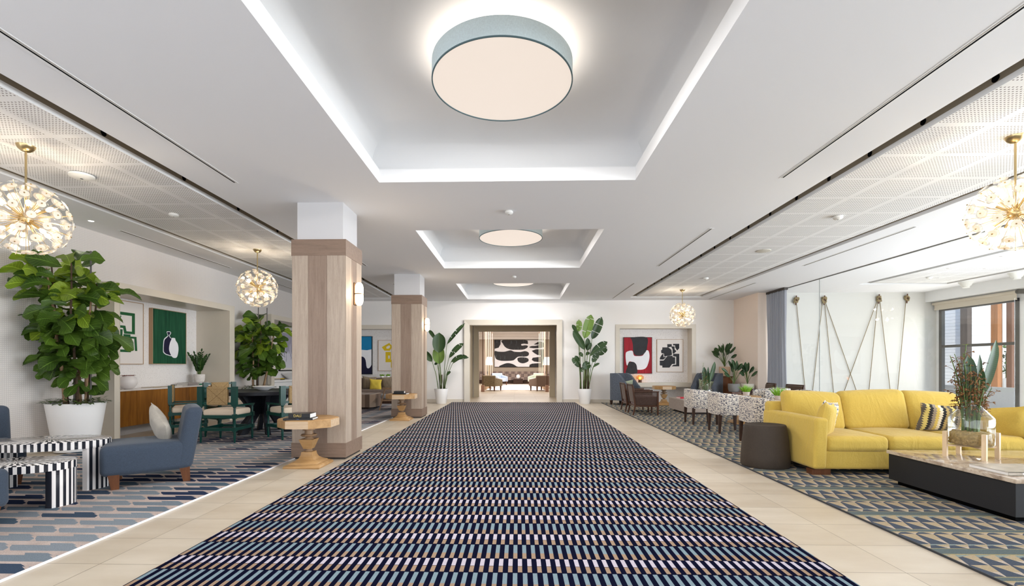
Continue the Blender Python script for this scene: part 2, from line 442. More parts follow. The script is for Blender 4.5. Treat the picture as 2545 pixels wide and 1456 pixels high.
BEIGEP = fabric('pale_pillow_velvet', (172, 165, 154), .10, sc=14)
BROWNW = fabric('brown_tweed', (108, 86, 84), .30, sc=140)
CANE = fabric('brown_cane', (86, 68, 56), .35, sc=160)
CANEO = fabric('open_cane_mesh', (84, 66, 58), .3, sc=160)
_k = CANEO.node_tree; _t = _k.nodes.new('ShaderNodeBsdfTransparent'); _m = _k.nodes.new('ShaderNodeMixShader'); _m.inputs[0].default_value = .45
_k.links.new(_k.nodes['Principled BSDF'].outputs[0], _m.inputs[1]); _k.links.new(_t.outputs[0], _m.inputs[2]); _k.links.new(_m.outputs[0], _k.nodes['Material Output'].inputs[0])
TAUPE = fabric('taupe_banquette', (124, 108, 98), .15)
GREYF = fabric('grey_cushion', (132, 128, 126), .15)
CURT = fabric('grey_blue_sheer', (164, 166, 174), .05, sc=400)
_k = CURT.node_tree; _t = _k.nodes.new('ShaderNodeBsdfTranslucent'); _t.inputs[0].default_value = srgb((176, 178, 186)); _m = _k.nodes.new('ShaderNodeMixShader'); _m.inputs[0].default_value = .4
_k.links.new(_k.nodes['Principled BSDF'].outputs[0], _m.inputs[1]); _k.links.new(_t.outputs[0], _m.inputs[2]); _k.links.new(_m.outputs[0], _k.nodes['Material Output'].inputs[0])
PALEB = fabric('pale_blue_fabric', (186, 200, 218), .05)
PALEG = fabric('pale_sage_fabric', (198, 204, 188), .05)
OLIVEF = fabric('olive_dotted_fabric', (140, 126, 100), .2, sc=60)
SHADE = fabric('pale_blue_shade', (214, 230, 234), .05, sc=220)

def ikat_mat():
    k = NT('ikat_upholstery')
    f = k.noise(k.scale(k.co(), (17, 17, 54)), 1.7, 5, .62, .5); g = k.noise(k.scale(k.co(), (40, 40, 90)), 1.5, 3)
    s = k.M('GREATER_THAN', k.M('ADD', f, k.M('MULTIPLY', k.M('SUBTRACT', g, .5), .22)), .525)
    k.set(col=k.mix(s, srgb((216, 206, 192)), srgb((58, 60, 82))), rough=.9, spec=.1, sheen=.2); return k.m
IKAT = ikat_mat()
def stripe_fab(name, cols, period, axis=0, tri=False):
    k = NT(name); o = k.xyz(); t = k.M('FRACT', k.M('DIVIDE', o[axis], period))
    if tri:
        zz = k.M('FRACT', k.M('DIVIDE', o[2], .028)); t = k.M('FRACT', k.M('ADD', t, k.M('MULTIPLY', k.M('SUBTRACT', k.M('ABSOLUTE', k.M('SUBTRACT', zz, .5)), .25), .12)))
    q = k.ramp(t, [(i / len(cols), srgb(c)) for i, c in enumerate(cols)]); q.node.color_ramp.interpolation = 'CONSTANT'
    k.set(col=q, rough=.9, spec=.1, sheen=.2); return k.m
STRP = stripe_fab('zigzag_stripe_fabric', [(214, 196, 120), (52, 50, 50), (150, 136, 120), (206, 178, 92), (226, 214, 190), (40, 40, 44), (172, 148, 96), (96, 90, 84)], .26, 0, True)
GREENP = stripe_fab('green_check_fabric', [(120, 132, 102), (196, 200, 178), (132, 146, 110), (206, 208, 190), (104, 118, 92)], .06, 0, True)
BROWNS = stripe_fab('brown_stripe_fabric', [(116, 100, 84), (162, 146, 124), (104, 88, 74), (176, 160, 138)], .05, 0, True)
def tri_fab():
    k = NT('triangle_print_fabric'); x, y, z = k.xyz()
    a = k.M('FRACT', k.M('DIVIDE', x, .05)); b = k.M('FRACT', k.M('DIVIDE', z, .05))
    c = k.mix(k.M('GREATER_THAN', a, b), srgb((222, 214, 202)), k.mix(k.M('GREATER_THAN', k.M('ADD', a, b), 1), srgb((96, 106, 128)), srgb((200, 164, 84))))
    k.set(col=c, rough=.9, spec=.1); return k.m
TRIF = tri_fab()

def marble_mat():
    k = NT('beige_marble'); f = k.noise(scale=3.2, detail=9, rough=.62, dist=2.4)
    k.set(col=k.ramp(f, [(.3, srgb((120, 104, 88))), (.45, srgb((176, 156, 136))), (.55, srgb((206, 190, 170))), (.7, srgb((158, 140, 122)))]), rough=.07, spec=.6); return k.m
MARBLE = marble_mat()
DARKBASE = plain('dark_speckled_base', (36, 36, 38), .6, var=.15, vscale=200)
STOOLM = plain('brown_composite', (60, 51, 43), .7, var=.08, vscale=60, bump=.2, bscale=200)
GREEN = plain('teal_green_lacquer', (0, 62, 54), .28, spec=.4)
def rush_mat():
    k = NT('woven_rush'); x, y, z = k.xyz(k.co('Generated'))
    a = k.M('ABSOLUTE', k.M('SUBTRACT', x, .5)); b = k.M('ABSOLUTE', k.M('SUBTRACT', z, .5))
    t = k.M('MULTIPLY', k.M('MAXIMUM', a, b), 26)
    s = k.M('FRACT', t); diag = k.M('LESS_THAN', k.M('ABSOLUTE', k.M('SUBTRACT', a, b)), .012)
    f = k.M('ADD', k.M('MULTIPLY', k.M('ABSOLUTE', k.M('SUBTRACT', s, .5)), 1.2), k.M('MULTIPLY', k.noise(scale=60), .5))
    c = k.mix(diag, k.ramp(f, [(.2, srgb((200, 172, 128))), (.75, srgb((142, 114, 76)))]), srgb((112, 88, 58)))
    k.set(col=c, rough=.8, spec=.15); k.bump(f, .5, .004); return k.m
RUSH = rush_mat()
def inlay_mat(kind):
    k = NT('bone_inlay_' + kind)
    if kind == 'top':
        x, y, z = k.xyz(); ang = k.M('ARCTAN2', k.M('DIVIDE', y, .6), x)
        s = k.M('FRACT', k.M('MULTIPLY', ang, 40 / (2 * PI)))
        r = k.M('SQRT', k.M('ADD', k.M('MULTIPLY', x, x), k.M('MULTIPLY', k.M('DIVIDE', y, .6), k.M('DIVIDE', y, .6))))
        ring = k.M('FRACT', k.M('ADD', k.M('MULTIPLY', k.M('FLOOR', k.M('DIVIDE', r, .17)), .5), s))
        ch = k.M('LESS_THAN', ring, .5)
    else:
        uv = k.n('ShaderNodeUVMap'); u = k.xyz(uv.outputs[0])[0]
        ch = k.M('LESS_THAN', k.M('FRACT', k.M('DIVIDE', u, .052)), .5)
    k.set(col=k.mix(ch, srgb((232, 226, 222)), srgb((34, 36, 44))), rough=.12, spec=.5); return k.m
INT, INS = inlay_mat('top'), inlay_mat('side')

def leaf_mat(name, dark, light, trans=.25, veins=12):
    k = NT(name); uv = k.n('ShaderNodeUVMap'); u, v, _ = k.xyz(uv.outputs[0])
    av = k.M('ABSOLUTE', k.M('SUBTRACT', v, .5))
    mid = k.M('LESS_THAN', av, .022)
    vn = k.M('FRACT', k.M('SUBTRACT', k.M('MULTIPLY', u, veins), k.M('MULTIPLY', av, 5)))
    vn = k.M('MULTIPLY', k.M('LESS_THAN', vn, .10), .45)
    c = k.ramp(k.noise(scale=2.2, detail=3), [(.32, srgb(dark)), (.68, srgb(light))])
    lt = tuple(min(1, q * 1.9 + .02) for q in srgb(light)[:3]) + (1,)
    c = k.mix(k.M('MAXIMUM', k.M('MULTIPLY', mid, .8), vn), c, lt)
    k.set(col=c, rough=.38, spec=.4)
    t = k.n('ShaderNodeBsdfTranslucent'); k.L(c, t.inputs[0]); ms = k.n('ShaderNodeMixShader'); ms.inputs[0].default_value = trans
    k.L(k.b.outputs[0], ms.inputs[1]); k.L(t.outputs[0], ms.inputs[2]); k.L(ms.outputs[0], k.out.inputs[0])
    return k.m
FIGL = leaf_mat('fig_leaf', (36, 62, 20), (84, 114, 36), .22, 9)
FIGL2 = leaf_mat('fig_leaf_young', (96, 126, 28), (140, 164, 48), .3, 9)
STRL = leaf_mat('paddle_leaf', (34, 56, 34), (62, 88, 48), .15, 30)
STRL2 = leaf_mat('paddle_leaf_bright', (96, 132, 52), (140, 168, 84), .3, 30)
ZZL = leaf_mat('glossy_small_leaf', (26, 56, 26), (60, 96, 40), .12, 4)
GRASS = leaf_mat('grass_blade', (96, 150, 30), (150, 196, 56), .3, 1)
IVY = leaf_mat('trailing_leaf', (44, 66, 30), (104, 128, 70), .15, 3)
STEM = plain('green_stem', (92, 112, 58), .5, var=.2, vscale=6)
BARK = plain('pale_bark', (158, 128, 98), .8, var=.2, vscale=20)
BARKD = plain('dark_bark', (78, 62, 48), .85, var=.3, vscale=20)
CANEP = plain('grey_stake', (110, 106, 104), .7)

def thin_glass(name, tint=(1, 1, 1, 1), refl=.08, rough=0.0, diff=0.0, fres=.45):
    k = NT(name); t = k.n('ShaderNodeBsdfTransparent'); t.inputs[0].default_value = tint
    g = k.n('ShaderNodeBsdfGlossy'); g.inputs['Roughness'].default_value = rough
    fr = k.n('ShaderNodeLayerWeight'); fr.inputs[0].default_value = .35
    f = k.M('ADD', k.M('MULTIPLY', fr.outputs['Fresnel'], fres), refl)
    ms = k.n('ShaderNodeMixShader'); k.L(f, ms.inputs[0]); k.L(t.outputs[0], ms.inputs[1]); k.L(g.outputs[0], ms.inputs[2])
    last = ms
    if diff:
        d = k.n('ShaderNodeBsdfDiffuse'); d.inputs[0].default_value = (.95, .93, .9, 1); m2 = k.n('ShaderNodeMixShader'); m2.inputs[0].default_value = diff
        k.L(ms.outputs[0], m2.inputs[1]); k.L(d.outputs[0], m2.inputs[2]); last = m2
    k.L(last.outputs[0], k.out.inputs[0]); return k.m
PANE = thin_glass('partition_glass', (.98, .99, .985, 1), .0, fres=.05)
VGLASS = thin_glass('vase_glass', (.93, .95, .94, 1), .06)
DGLASS = thin_glass('disc_glass', (.97, .96, .93, 1), .05, .05, .06)
AMBER = thin_glass('amber_glass', (1.0, .72, .3, 1), .06, .05, .12)
def disc_mat():
    k = NT('frosted_disc'); k.set(col=srgb((244, 240, 236)), rough=.5)
    t = k.n('ShaderNodeBsdfTranslucent'); t.inputs[0].default_value = srgb((250, 244, 236)); ms = k.n('ShaderNodeMixShader'); ms.inputs[0].default_value = .45
    k.L(k.b.outputs[0], ms.inputs[1]); k.L(t.outputs[0], ms.inputs[2]); k.L(ms.outputs[0], k.out.inputs[0]); return k.m
DISC = disc_mat()
BULB = emis('warm_bulb', (255, 226, 180), 9, sample=False)
SCONCE = emis('sconce_glass', (255, 236, 206), 3.2)
DIFFU = emis('lamp_diffuser', (246, 230, 216), .66, base=(120, 118, 115))
DOWNL = emis('downlight_glow', (255, 246, 230), 6, sample=False)
LAMPSH = emis('lobby_shade', (255, 240, 226), 1.1)
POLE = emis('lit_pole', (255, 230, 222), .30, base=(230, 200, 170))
MOSS = plain('dried_moss', (176, 148, 100), .95, var=.35, vscale=50, bump=1, bscale=60)
# ------------------------------------------------------------------ setting
ZC = 3.3; XL = -6.62; YB = 15.25
struct('floor', MB().box(-8.2, -5, -.1, 12.2, 32.2, 0), TILE, 0)
def ceiling_sheet(x0, x1, y0, y1, z, holes):
    xs = sorted({x0, x1} | {h[0] for h in holes} | {h[1] for h in holes}); ys = sorted({y0, y1} | {h[2] for h in holes} | {h[3] for h in holes})
    mb = MB()
    for i in range(len(xs) - 1):
        for j in range(len(ys) - 1):
            mx = (xs[i] + xs[i + 1]) / 2; my = (ys[j] + ys[j + 1]) / 2
            if any(h[0] < mx < h[1] and h[2] < my < h[3] for h in holes): continue
            mb.quad((xs[i], ys[j], z), (xs[i], ys[j + 1], z), (xs[i + 1], ys[j + 1], z), (xs[i + 1], ys[j], z))
    return mb
COF = [(-1.59, 1.33, 2.51, 5.355), (-1.59, 1.33, 7.27, 10.13), (-1.59, 1.33, 12.02, 14.875)]
YE = 14.45
PANELS = [(3.63, 5.48, -3, YE), (-5.48, -3.89, -3, YE), (9.0, 10.9, -3, 12.25)]
SL = []
for (a, b, c, d) in PANELS: SL.append((a - .17, b + .17, c, d + .17))
mb = ceiling_sheet(-7.2, 12.1, -4.2, 15.4, ZC, COF + SL); struct('ceiling', mb, CEIL, 0)
struct('ceiling', MB().box(-8.2, -5, 4.15, 12.3, 32.2, 4.3), CEIL, 0)   # roof deck over everything
for (a, b, c, d) in PANELS:
    struct('ceiling', MB().quad((a, c, ZC), (a, d, ZC), (b, d, ZC), (b, c, ZC)), PERF, 0)
    m = MB(); zt = 3.52; lip = ZC + .048
    def sheetx(x, y0, y1, z0, z1, mi): m.quad((x, y0, z0), (x, y1, z0), (x, y1, z1), (x, y0, z1), mi)
    def sheety(y, x0, x1, z0, z1, mi): m.quad((x0, y, z0), (x1, y, z0), (x1, y, z1), (x0, y, z1), mi)
    A, B, D = a - .17, b + .17, d + .17
    for x, yy in ((a, d), (b, d), (A, D), (B, D)):
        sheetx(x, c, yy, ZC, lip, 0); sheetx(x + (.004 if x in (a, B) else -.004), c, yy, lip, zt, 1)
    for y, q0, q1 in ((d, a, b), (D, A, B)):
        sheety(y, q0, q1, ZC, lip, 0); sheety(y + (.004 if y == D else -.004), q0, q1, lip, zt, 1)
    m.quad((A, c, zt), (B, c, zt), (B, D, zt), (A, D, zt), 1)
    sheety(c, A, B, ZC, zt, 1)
    if a < 8:                                                        # round ports in the inner slot
        xs = (a - .001) if a > 0 else (b + .001)
        for i in range(17):
            y = 3.03 + .638 * i if a > 0 else 3.25 + 1.064 * i
            if y > 14: break
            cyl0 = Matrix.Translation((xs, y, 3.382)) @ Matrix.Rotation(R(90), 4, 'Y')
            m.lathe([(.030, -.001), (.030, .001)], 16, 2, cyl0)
    struct('ceiling', m, [WHITE, SLOTD, BLACK], 0)
for (x0, x1, y0, y1) in COF:                                         # coffers: upright lip, ledge, cove, flat top
    m = MB(); L = .12; rc = .24; zt = 3.80; z1 = 3.45
    def ring(xa, xb, ya, yb, z): return [(xa, ya, z), (xb, ya, z), (xb, yb, z), (xa, yb, z)]
    prof = [(0, ZC), (0, z1), (-L, z1), (-L, zt - rc)] + [(-L + rc * (1 - math.cos(t * PI / 16)), zt - rc + rc * math.sin(t * PI / 16)) for t in range(1, 9)]
    rings = [ring(x0 + o, x1 - o, y0 + o, y1 - o, z) for o, z in prof]
    vs = [p for r_ in rings for p in r_]; fs = []; n = len(rings)
    for i in range(n - 1):
        for k in range(4):
            j = (k + 1) % 4; fs.append((i * 4 + k, i * 4 + j, (i + 1) * 4 + j, (i + 1) * 4 + k))
    fs.append(tuple((n - 1) * 4 + k for k in range(4)))
    m.add(vs, fs, 0); struct('ceiling', m, WHITE, 40)

# left wall with two framed recesses
REC = [(7.13, 7.24, 10.055, 10.23), (11.77, 11.93, 14.6, 14.76)]
m = MB()
for (y0, y1) in ((-4, REC[0][0] + .02), (REC[0][3] - .02, REC[1][0] + .02), (REC[1][3] - .02, YB)): m.box(XL - .1, y0, 0, XL, y1, ZC + .02)
for r_ in REC: m.box(XL - .1, r_[0] + .02, 2.48, XL, r_[3] - .02, ZC + .02)
struct('wall_left', m, WALLPAPER, 0)
for i, (a, b, c, d) in enumerate(REC):
    m = MB().box(XL - .38, a, 0, -6.26, b, 2.385).box(XL - .38, c, 0, -6.26, d, 2.385).box(XL - .38, a, 2.385, -6.26, d, 2.505)
    m.box(-6.262, a - .004, .03, -6.254, a + .004, 2.5).box(-6.262, b - .012, .03, -6.256, b - .008, 2.385)
    struct('trim_%d' % (i + 1), m, FRAME, 0)
    struct('wall_left', MB().box(-7.1, b - .1, 0, -7.0, c + .1, 2.45), SPECK, 0)
struct('baseboard_left', MB().box(XL, -4, 0, XL + .012, REC[0][0], .10).box(XL, REC[0][3], 0, XL + .012, REC[1][0], .10).box(-7.0, REC[0][1], 0, -6.985, REC[0][2], .1), FRAME, 0)

# back wall: portal and two niches
NL, NR = (-5.99, -3.43), (3.154, 5.711)
m = MB()
for (x0, x1) in ((-7.1, NL[0] + .02), (NL[1] - .02, -1.60), (1.29, NR[0] + .02), (NR[1] - .02, 7.0)): m.box(x0, YB, 0, x1, YB + .12, ZC + .02)
m.box(-1.60, YB, 2.55, 1.29, YB + .12, ZC + .02)
for q in (NL, NR): m.box(q[0] + .02, YB, 2.50, q[1] - .02, YB + .12, ZC + .02)
struct('wall_back', m, WALLP, 0)
for i, q in enumerate((NL, NR)):
    x0, x1 = q; t = .13
    m = MB().box(x0, YB - .03, 0, x0 + t, YB + .40, 2.39).box(x1 - t, YB - .03, 0, x1, YB + .40, 2.39).box(x0, YB - .03, 2.39, x1, YB + .40, 2.522)
    m.box(x0 + t, YB + .0, .505, x1 - t, YB + .40, .645)
    struct('trim_%d' % (i + 3), m, FRAME, 0)
    struct('wall_back', MB().box(x0, YB + .36, 0, x1, YB + .46, 2.5), SPECK, 0)
m = MB()
for (x0, x1) in ((-6.6, NL[0]), (NL[1], -1.74), (1.43, NR[0]), (NR[1], 6.92)): m.box(x0, YB - .012, 0, x1, YB, .105)
struct('baseboard_back', m, FRAME, 0)
def casing(name, x0, x1, zt, t, y, dp, mat):
    m = MB(); f = -.05
    P = [(x0, 0), (x0, zt), (x1, zt), (x1, 0)]; Q = [(x0 + t, 0), (x0 + t, zt - t), (x1 - t, zt - t), (x1 - t, 0)]
    for i in range(3):
        a, b = P[i], P[i + 1]; c_, d_ = Q[i + 1], Q[i]
        m.quad((a[0], y + f - .02, a[1]), (b[0], y + f - .02, b[1]), (c_[0], y + f, c_[1]), (d_[0], y + f, d_[1]))
        m.quad((a[0], y + dp * 0, a[1]), (b[0], y, b[1]), (b[0], y + f - .02, b[1]), (a[0], y + f - .02, a[1]))
        m.quad((d_[0], y + f, d_[1]), (c_[0], y + f, c_[1]), (c_[0], y + dp, c_[1]), (d_[0], y + dp, d_[1]))
    return struct(name, m, mat, 0)
casing('trim_5', -1.74, 1.43, 2.68, .172, YB, .16, FRAME)
casing('trim_6', -1.69, 1.412, 2.70, .20, 17.95, .16, plain('bronze_lacquer', (176, 162, 136), .4, spec=.4))
m = MB().box(-1.82, YB + .12, 0, -1.72, 18.0, 3.0).box(1.45, YB + .12, 0, 1.55, 18.0, 3.0).box(-1.82, YB + .12, 2.9, 1.55, 18.0, 3.0)
struct('wall_passage', m, plain('passage_wall', (196, 184, 162), .6), 0)

# lobby beyond the portal
m = MB().box(-7, 17.95, 0, -1.5, 18.1, 3.6).box(1.22, 17.95, 0, 7, 18.1, 3.6).box(-1.5, 17.95, 2.5, 1.22, 18.1, 3.6)
struct('wall_lobby', m, WALLP, 0)
TAUPEW = plain('taupe_wall', (178, 164, 148), .8)
struct('wall_lobby', MB().box(-7, 31.6, 0, 7, 31.8, 3.4).box(-7.1, 18.1, 0, -7, 31.8, 3.4).box(7, 18.1, 0, 7.1, 31.8, 3.4), TAUPEW, 0)
struct('trim_7', MB().box(-7, 31.4, 2.95, 7, 31.6, 3.2).box(-7, 31.0, 3.12, 7, 31.6, 3.3), WALLP, 0)
struct('ceiling', MB().box(-7, 18.1, 3.3, 7, 31.8, 3.4), WALLP, 0)

# right side: tan side wall, return, rope wall, window wall, rear wall
struct('wall_right', MB().box(6.92, 13.74, 0, 7.32, 15.37, ZC + .02), TANW, 0)
struct('baseboard_right', MB().box(6.905, 13.74, 0, 6.92, 15.25, .1), FRAME, 0)
struct('wall_rope', MB().box(7.32, 13.8, 0, 12.1, 13.95, ZC + .02), plain('rope_wall_paint', (206, 205, 200), .8), 0)
WY0, WY1, WZ = 11.56, 13.685, 2.82
m = MB().box(12, WY1, 0, 12.12, 13.95, ZC).box(12, WY0, WZ, 12.12, WY1, ZC).box(12, 10.6, 0, 12.12, WY0, ZC)
m.box(12, -4.2, 2.82, 12.12, 10.6, ZC).box(12, -4.2, 0, 12.12, -1.2, ZC)
struct('wall_window', m, WHITE, 0)
struct('ceiling', MB().box(11.69, -4, 3.012, 12.0, 13.8, ZC + .01), WHITE, 0)
struct('wall_rear', MB().box(-8, -4.3, 0, 12.2, -4.2, 4.2), WALLP, 0)
struct('wall_left', MB().box(-8.1, -4.3, 0, -8.0, 32, 4.2), WALLP, 0)
FR = plain('grey_window_frame', (92, 90, 86), .45, spec=.4)
def window(n, y0, y1, z1, rail, mids):
    m = MB()
    for (a, b) in ((y0, y0 + .09), (y1 - .09, y1)): m.box(11.97, a, .0, 12.06, b, z1)
    m.box(11.97, y0, z1 - .08, 12.06, y1, z1).box(11.97, y0, 0, 12.06, y1, .06)
    for r_ in rail: m.box(11.975, y0 + .09, r_ - .035, 12.055, y1 - .09, r_ + .035)
    for q in mids: m.box(11.97, q - .04, 0, 12.06, q + .04, z1)
    o = struct('window_%d' % n, m, FR, 0)
    g = MB().quad((12.02, y0 + .05, .03), (12.02, y1 - .05, .03), (12.02, y1 - .05, z1 - .03), (12.02, y0 + .05, z1 - .03)).build('pane', PANE, o, 0)
    return o
window(1, WY0, WY1, WZ, [1.735], [])
window(2, -1.2, 10.6, 2.82, [1.735], [1.2, 3.55, 5.9, 8.25])
# glass partition with head track and a joint
gp = thing('glass_partition', 'clear floor-to-ceiling glass partition between seating area and rope wall', 'glass partition', (7.3, 0, 0))
for (a, b) in ((-3.5, 2.8), (2.81, 7.1), (7.11, 11.56), (11.575, 13.72)):
    MB().box(-.005, a, .01, .005, b, ZC - .012).build('glass_panel', PANE, gp, 0)
MB().box(-.006, 11.561, .01, .006, 11.574, ZC - .014).build('glass_joint', plain('joint_silicone', (150, 152, 148), .5), gp, 0)
MB().box(-.018, -3.5, ZC - .014, .018, 13.72, ZC - .001).build('head_track', plain('track_metal', (112, 112, 108), .4, metal=.6), gp, 0)

# world outside the window
GROUND = plain('pale_paving', (220, 216, 208), .8)
tag(MB().box(12.12, -6, -.12, 34, 40, -.02).build('ground', GROUND, None, 0), kind='structure')
def siding(name, label, x0, y0, x1, y1, z1, col, pitch):
    m = MB(); z = 0
    while z < z1:
        m.box(x0, y0, z, x1, y1, z + pitch * .93).box(x0 + .012, y0 + .012, z + pitch * .93, x1, y1, z + pitch); z += pitch
    return tag(m.build(name, plain(name + '_paint', col, .6), None, 0), label, 'building')
siding('outbuilding', 'white horizontal-sided building seen at left of window', 16.0, 17.3, 18, 20.4, 6, (244, 244, 244), .12)
siding('outbuilding', 'grey horizontal-sided building behind timber posts outside', 18.05, 18.1, 19.4, 24, 6, (104, 104, 110), .12)
def post(label, x, y, wx, wy, col, z1=6):
    return tag(MB().box(x - wx, y - wy, 0, x + wx, y + wy, z1).build('timber_post', wood('post_' + str(col[0]), tuple(int(q * .8) for q in col), col, 'Z', 1), None, 0), label, 'post', None)
post('dark brown timber post outside beside white siding', 15.9, 17.1, .08, .13, (104, 90, 82))
post('orange-brown timber post outside in middle of window', 14.1, 14.22, .07, .10, (206, 142, 92))
post('reddish brown timber post outside at right of window', 14.1, 13.80, .07, .075, (150, 110, 88))
m = MB()
rnd = random.Random(5)
for i in range(1500):
    p = Vector((16 + rnd.uniform(0, .5), 15.3 + rnd.uniform(-.7, .7), .75 + rnd.uniform(0, 1.1))); a = Vector((rnd.uniform(-1, 1), rnd.uniform(-1, 1), rnd.uniform(-1, 1))).normalized() * .05
    b = Vector((rnd.uniform(-1, 1), rnd.uniform(-1, 1), rnd.uniform(-1, 1))).normalized() * .04; m.quad(p - a, p - b, p + a, p + b)
m.box(16.05, 14.7, 0, 16.4, 15.9, 1.6)
tag(m.build('hedge', IVY, None, 0), 'leafy green hedge outside at right edge of window', 'hedge')
tag(MB().box(13.2, 12.6, 0, 13.32, 18.5, .60).build('garden_wall', plain('garden_wall_white', (236, 234, 230), .7), None, 0), 'low white wall outside along bottom of window', 'garden wall')
m = MB()
for i in range(14): m.box(15.5, 14.4 + i * .13, 0, 15.53, 14.51 + i * .13, .8)
m.box(15.53, 14.4, .1, 15.56, 16.2, .16).box(15.53, 14.4, .62, 15.56, 16.2, .68)
tag(m.build('picket_fence', plain('white_fence', (236, 234, 230), .6), None, 0), 'low white slatted fence in front of hedge outside', 'fence')

# ------------------------------------------------------------------ carpets
def rug(name, label, x0, x1, y0, y1, m, binding=None):
    t = thing(name, label, 'carpet', (0, 0, 0)); MB().box(x0, y0, .0005, x1, y1, .012).build('pile', m, t, 0)
    if binding:
        q = MB().box(x0 - .004, y0, .0, x0 + .004, y1, .0135).box(x1 - .004, y0, .0, x1 + .004, y1, .0135); q.build('binding', binding, t, 0)
    return t
rug('hall_runner', 'long runner carpet of navy tan and grey dashes down the hall', -2.13, 1.847, -3.5, 15.2, RUNNER)
rug('area_rug', 'blue and beige rug under the left seating area', -6.06, -2.862, -2.5, 14.75, RUGL, plain('pale_trim_strip', (236, 236, 240), .35))
rug('area_rug', 'slate and beige kite-pattern rug under the right seating area', 2.668, 7.2, -2.5, 15.12, RUGR, plain('dark_trim_strip', (52, 54, 58), .6))

# ------------------------------------------------------------------ columns
def column(y, label):
    t = thing('column', label, 'column', (-2.545, y, 0)); hx, hy = .341, .30
    MB().box(-.297, -.262, 0, .297, .262, ZC + .01).build('plaster_core', plain('column_plaster', (206, 205, 206), .8), t, 0)
    MB().box(-hx + .01, -hy + .01, .0, hx - .01, hy - .01, .03).build('recessed_plinth', plain('plinth_dark', (70, 64, 60), .8), t, 0)
    MB().box(-hx - .012, -hy - .012, .028, hx + .012, hy + .012, .21).build('base_band', OAKB, t, 0)
    MB().box(-hx - .012, -hy - .012, 2.605, hx + .012, hy + .012, 2.812).build('crown_band', OAKB, t, 0)
    e = [-hx, -.137, .108, hx]
    for i in range(3):
        mt = OAKD if i == 1 else OAKC
        for yy in (-hy, hy): MB().box(e[i] + .001, yy - .008, .21, e[i + 1] - .001, yy + .008, 2.605).build('plank', mt, t, 0)
    e = [-hy, -.10, .10, hy]
    for i in range(3):
        mt = OAKD if i == 1 else OAKC
        for xx in (-hx, hx): MB().box(xx - .008, e[i] + .001, .21, xx + .008, e[i + 1] - .001, 2.605).build('plank', mt, t, 0)
    MB().box(-hx + .005, -hy + .005, .2, hx - .005, hy - .005, 2.7).build('cladding_core', OAKB, t, 0)
    return t
column(6.25, 'square column clad in oak planks, nearest to camera')
column(11.0, 'square column clad in oak planks, farther down the hall')

def sconce(x, y, label):
    t = thing('wall_sconce', label, 'wall lamp', (x, y, 2.16), 0, 'sconces on the columns')
    MB().rbox(.006, 0, 0, .012, .09, .30, .005).build('back_plate', BRASSD, t)
    for s in (1, -1):
        m = MB(); pr = [(.052, .006), (.055, .05), (.053, .10), (.042, .135), (.024, .152), (.002, .157)]
        m.lathe(pr, 28, 0, Matrix.Translation((.062, 0, 0)) @ (Matrix.Identity(4) if s > 0 else Matrix.Rotation(PI, 4, 'X')))
        m.build('glass_shade', SCONCE, t, 60)
    MB().lathe([(.057, -.006), (.057, .006)], 28, 0, Matrix.Translation((.062, 0, 0))).build('brass_band', BRASSD, t)
    d = bpy.data.lights.new('sconce_glow', 'POINT'); d.energy = 7; d.color = (1, .8, .55); d.shadow_soft_size = .05
    o = bpy.data.objects.new('sconce_glow', d); C.objects.link(o); o.location = (.15, 0, 0); o.parent = t
    return t
sconce(-2.196, 6.27, 'glowing capsule wall lamp on the nearest column')
sconce(-2.196, 11.02, 'glowing capsule wall lamp on the farther column')

# ------------------------------------------------------------------ drum lamps in the coffers
for i, yc in enumerate((3.93, 8.70, 13.45)):
    t = thing('drum_ceiling_lamp', 'round drum lamp with pale blue shade in the %s ceiling coffer' % ('nearest', 'second', 'farthest')[i], 'ceiling lamp', (-.13, yc, 3.8), 0, 'drum lamps in the coffers')
    m = MB(); r, zb, zt = .583, -.252, -.10; n = 96
    m.lathe([(r, zb), (r, zt), (r - .006, zt), (r - .006, zb)], n, 0, cap0=False, cap1=False); m.build('fabric_shade', SHADE, t, 60)
    MB().lathe([(r + .002, zb - .003), (r + .002, zb + .006), (r - .008, zb + .006), (r - .008, zb - .003), (r + .002, zb - .003)], n, 0, cap0=False, cap1=False).build('lower_rim', plain('rim_blue', (92, 116, 122), .5), t)
    MB().lathe([(0.0, zb + .004), (r - .008, zb + .004)], n, 0, cap0=False, cap1=False).build('diffuser', DIFFU, t, 0)
    MB().lathe([(.08, -.001), (.08, -.03), (.02, -.035), (.02, zb + .05), (.03, zb + .05)], 24, 0).build('ceiling_mount', PLASTIC, t)
    d = bpy.data.lights.new('drum_uplight', 'AREA'); d.shape = 'DISK'; d.size = .84; d.energy = 10; d.color = (1, .88, .76)
    o = bpy.data.objects.new('drum_uplight', d); C.objects.link(o); o.parent = t; o.location = (0, 0, -.205); o.rotation_euler = (PI, 0, 0)
    d = bpy.data.lights.new('drum_downlight', 'AREA'); d.shape = 'DISK'; d.size = 1.1; d.energy = (70, 75, 88)[i]; d.color = (1, .97, .95)
    o = bpy.data.objects.new('drum_downlight', d); C.objects.link(o); o.parent = t; o.location = (0, 0, zb - .012)

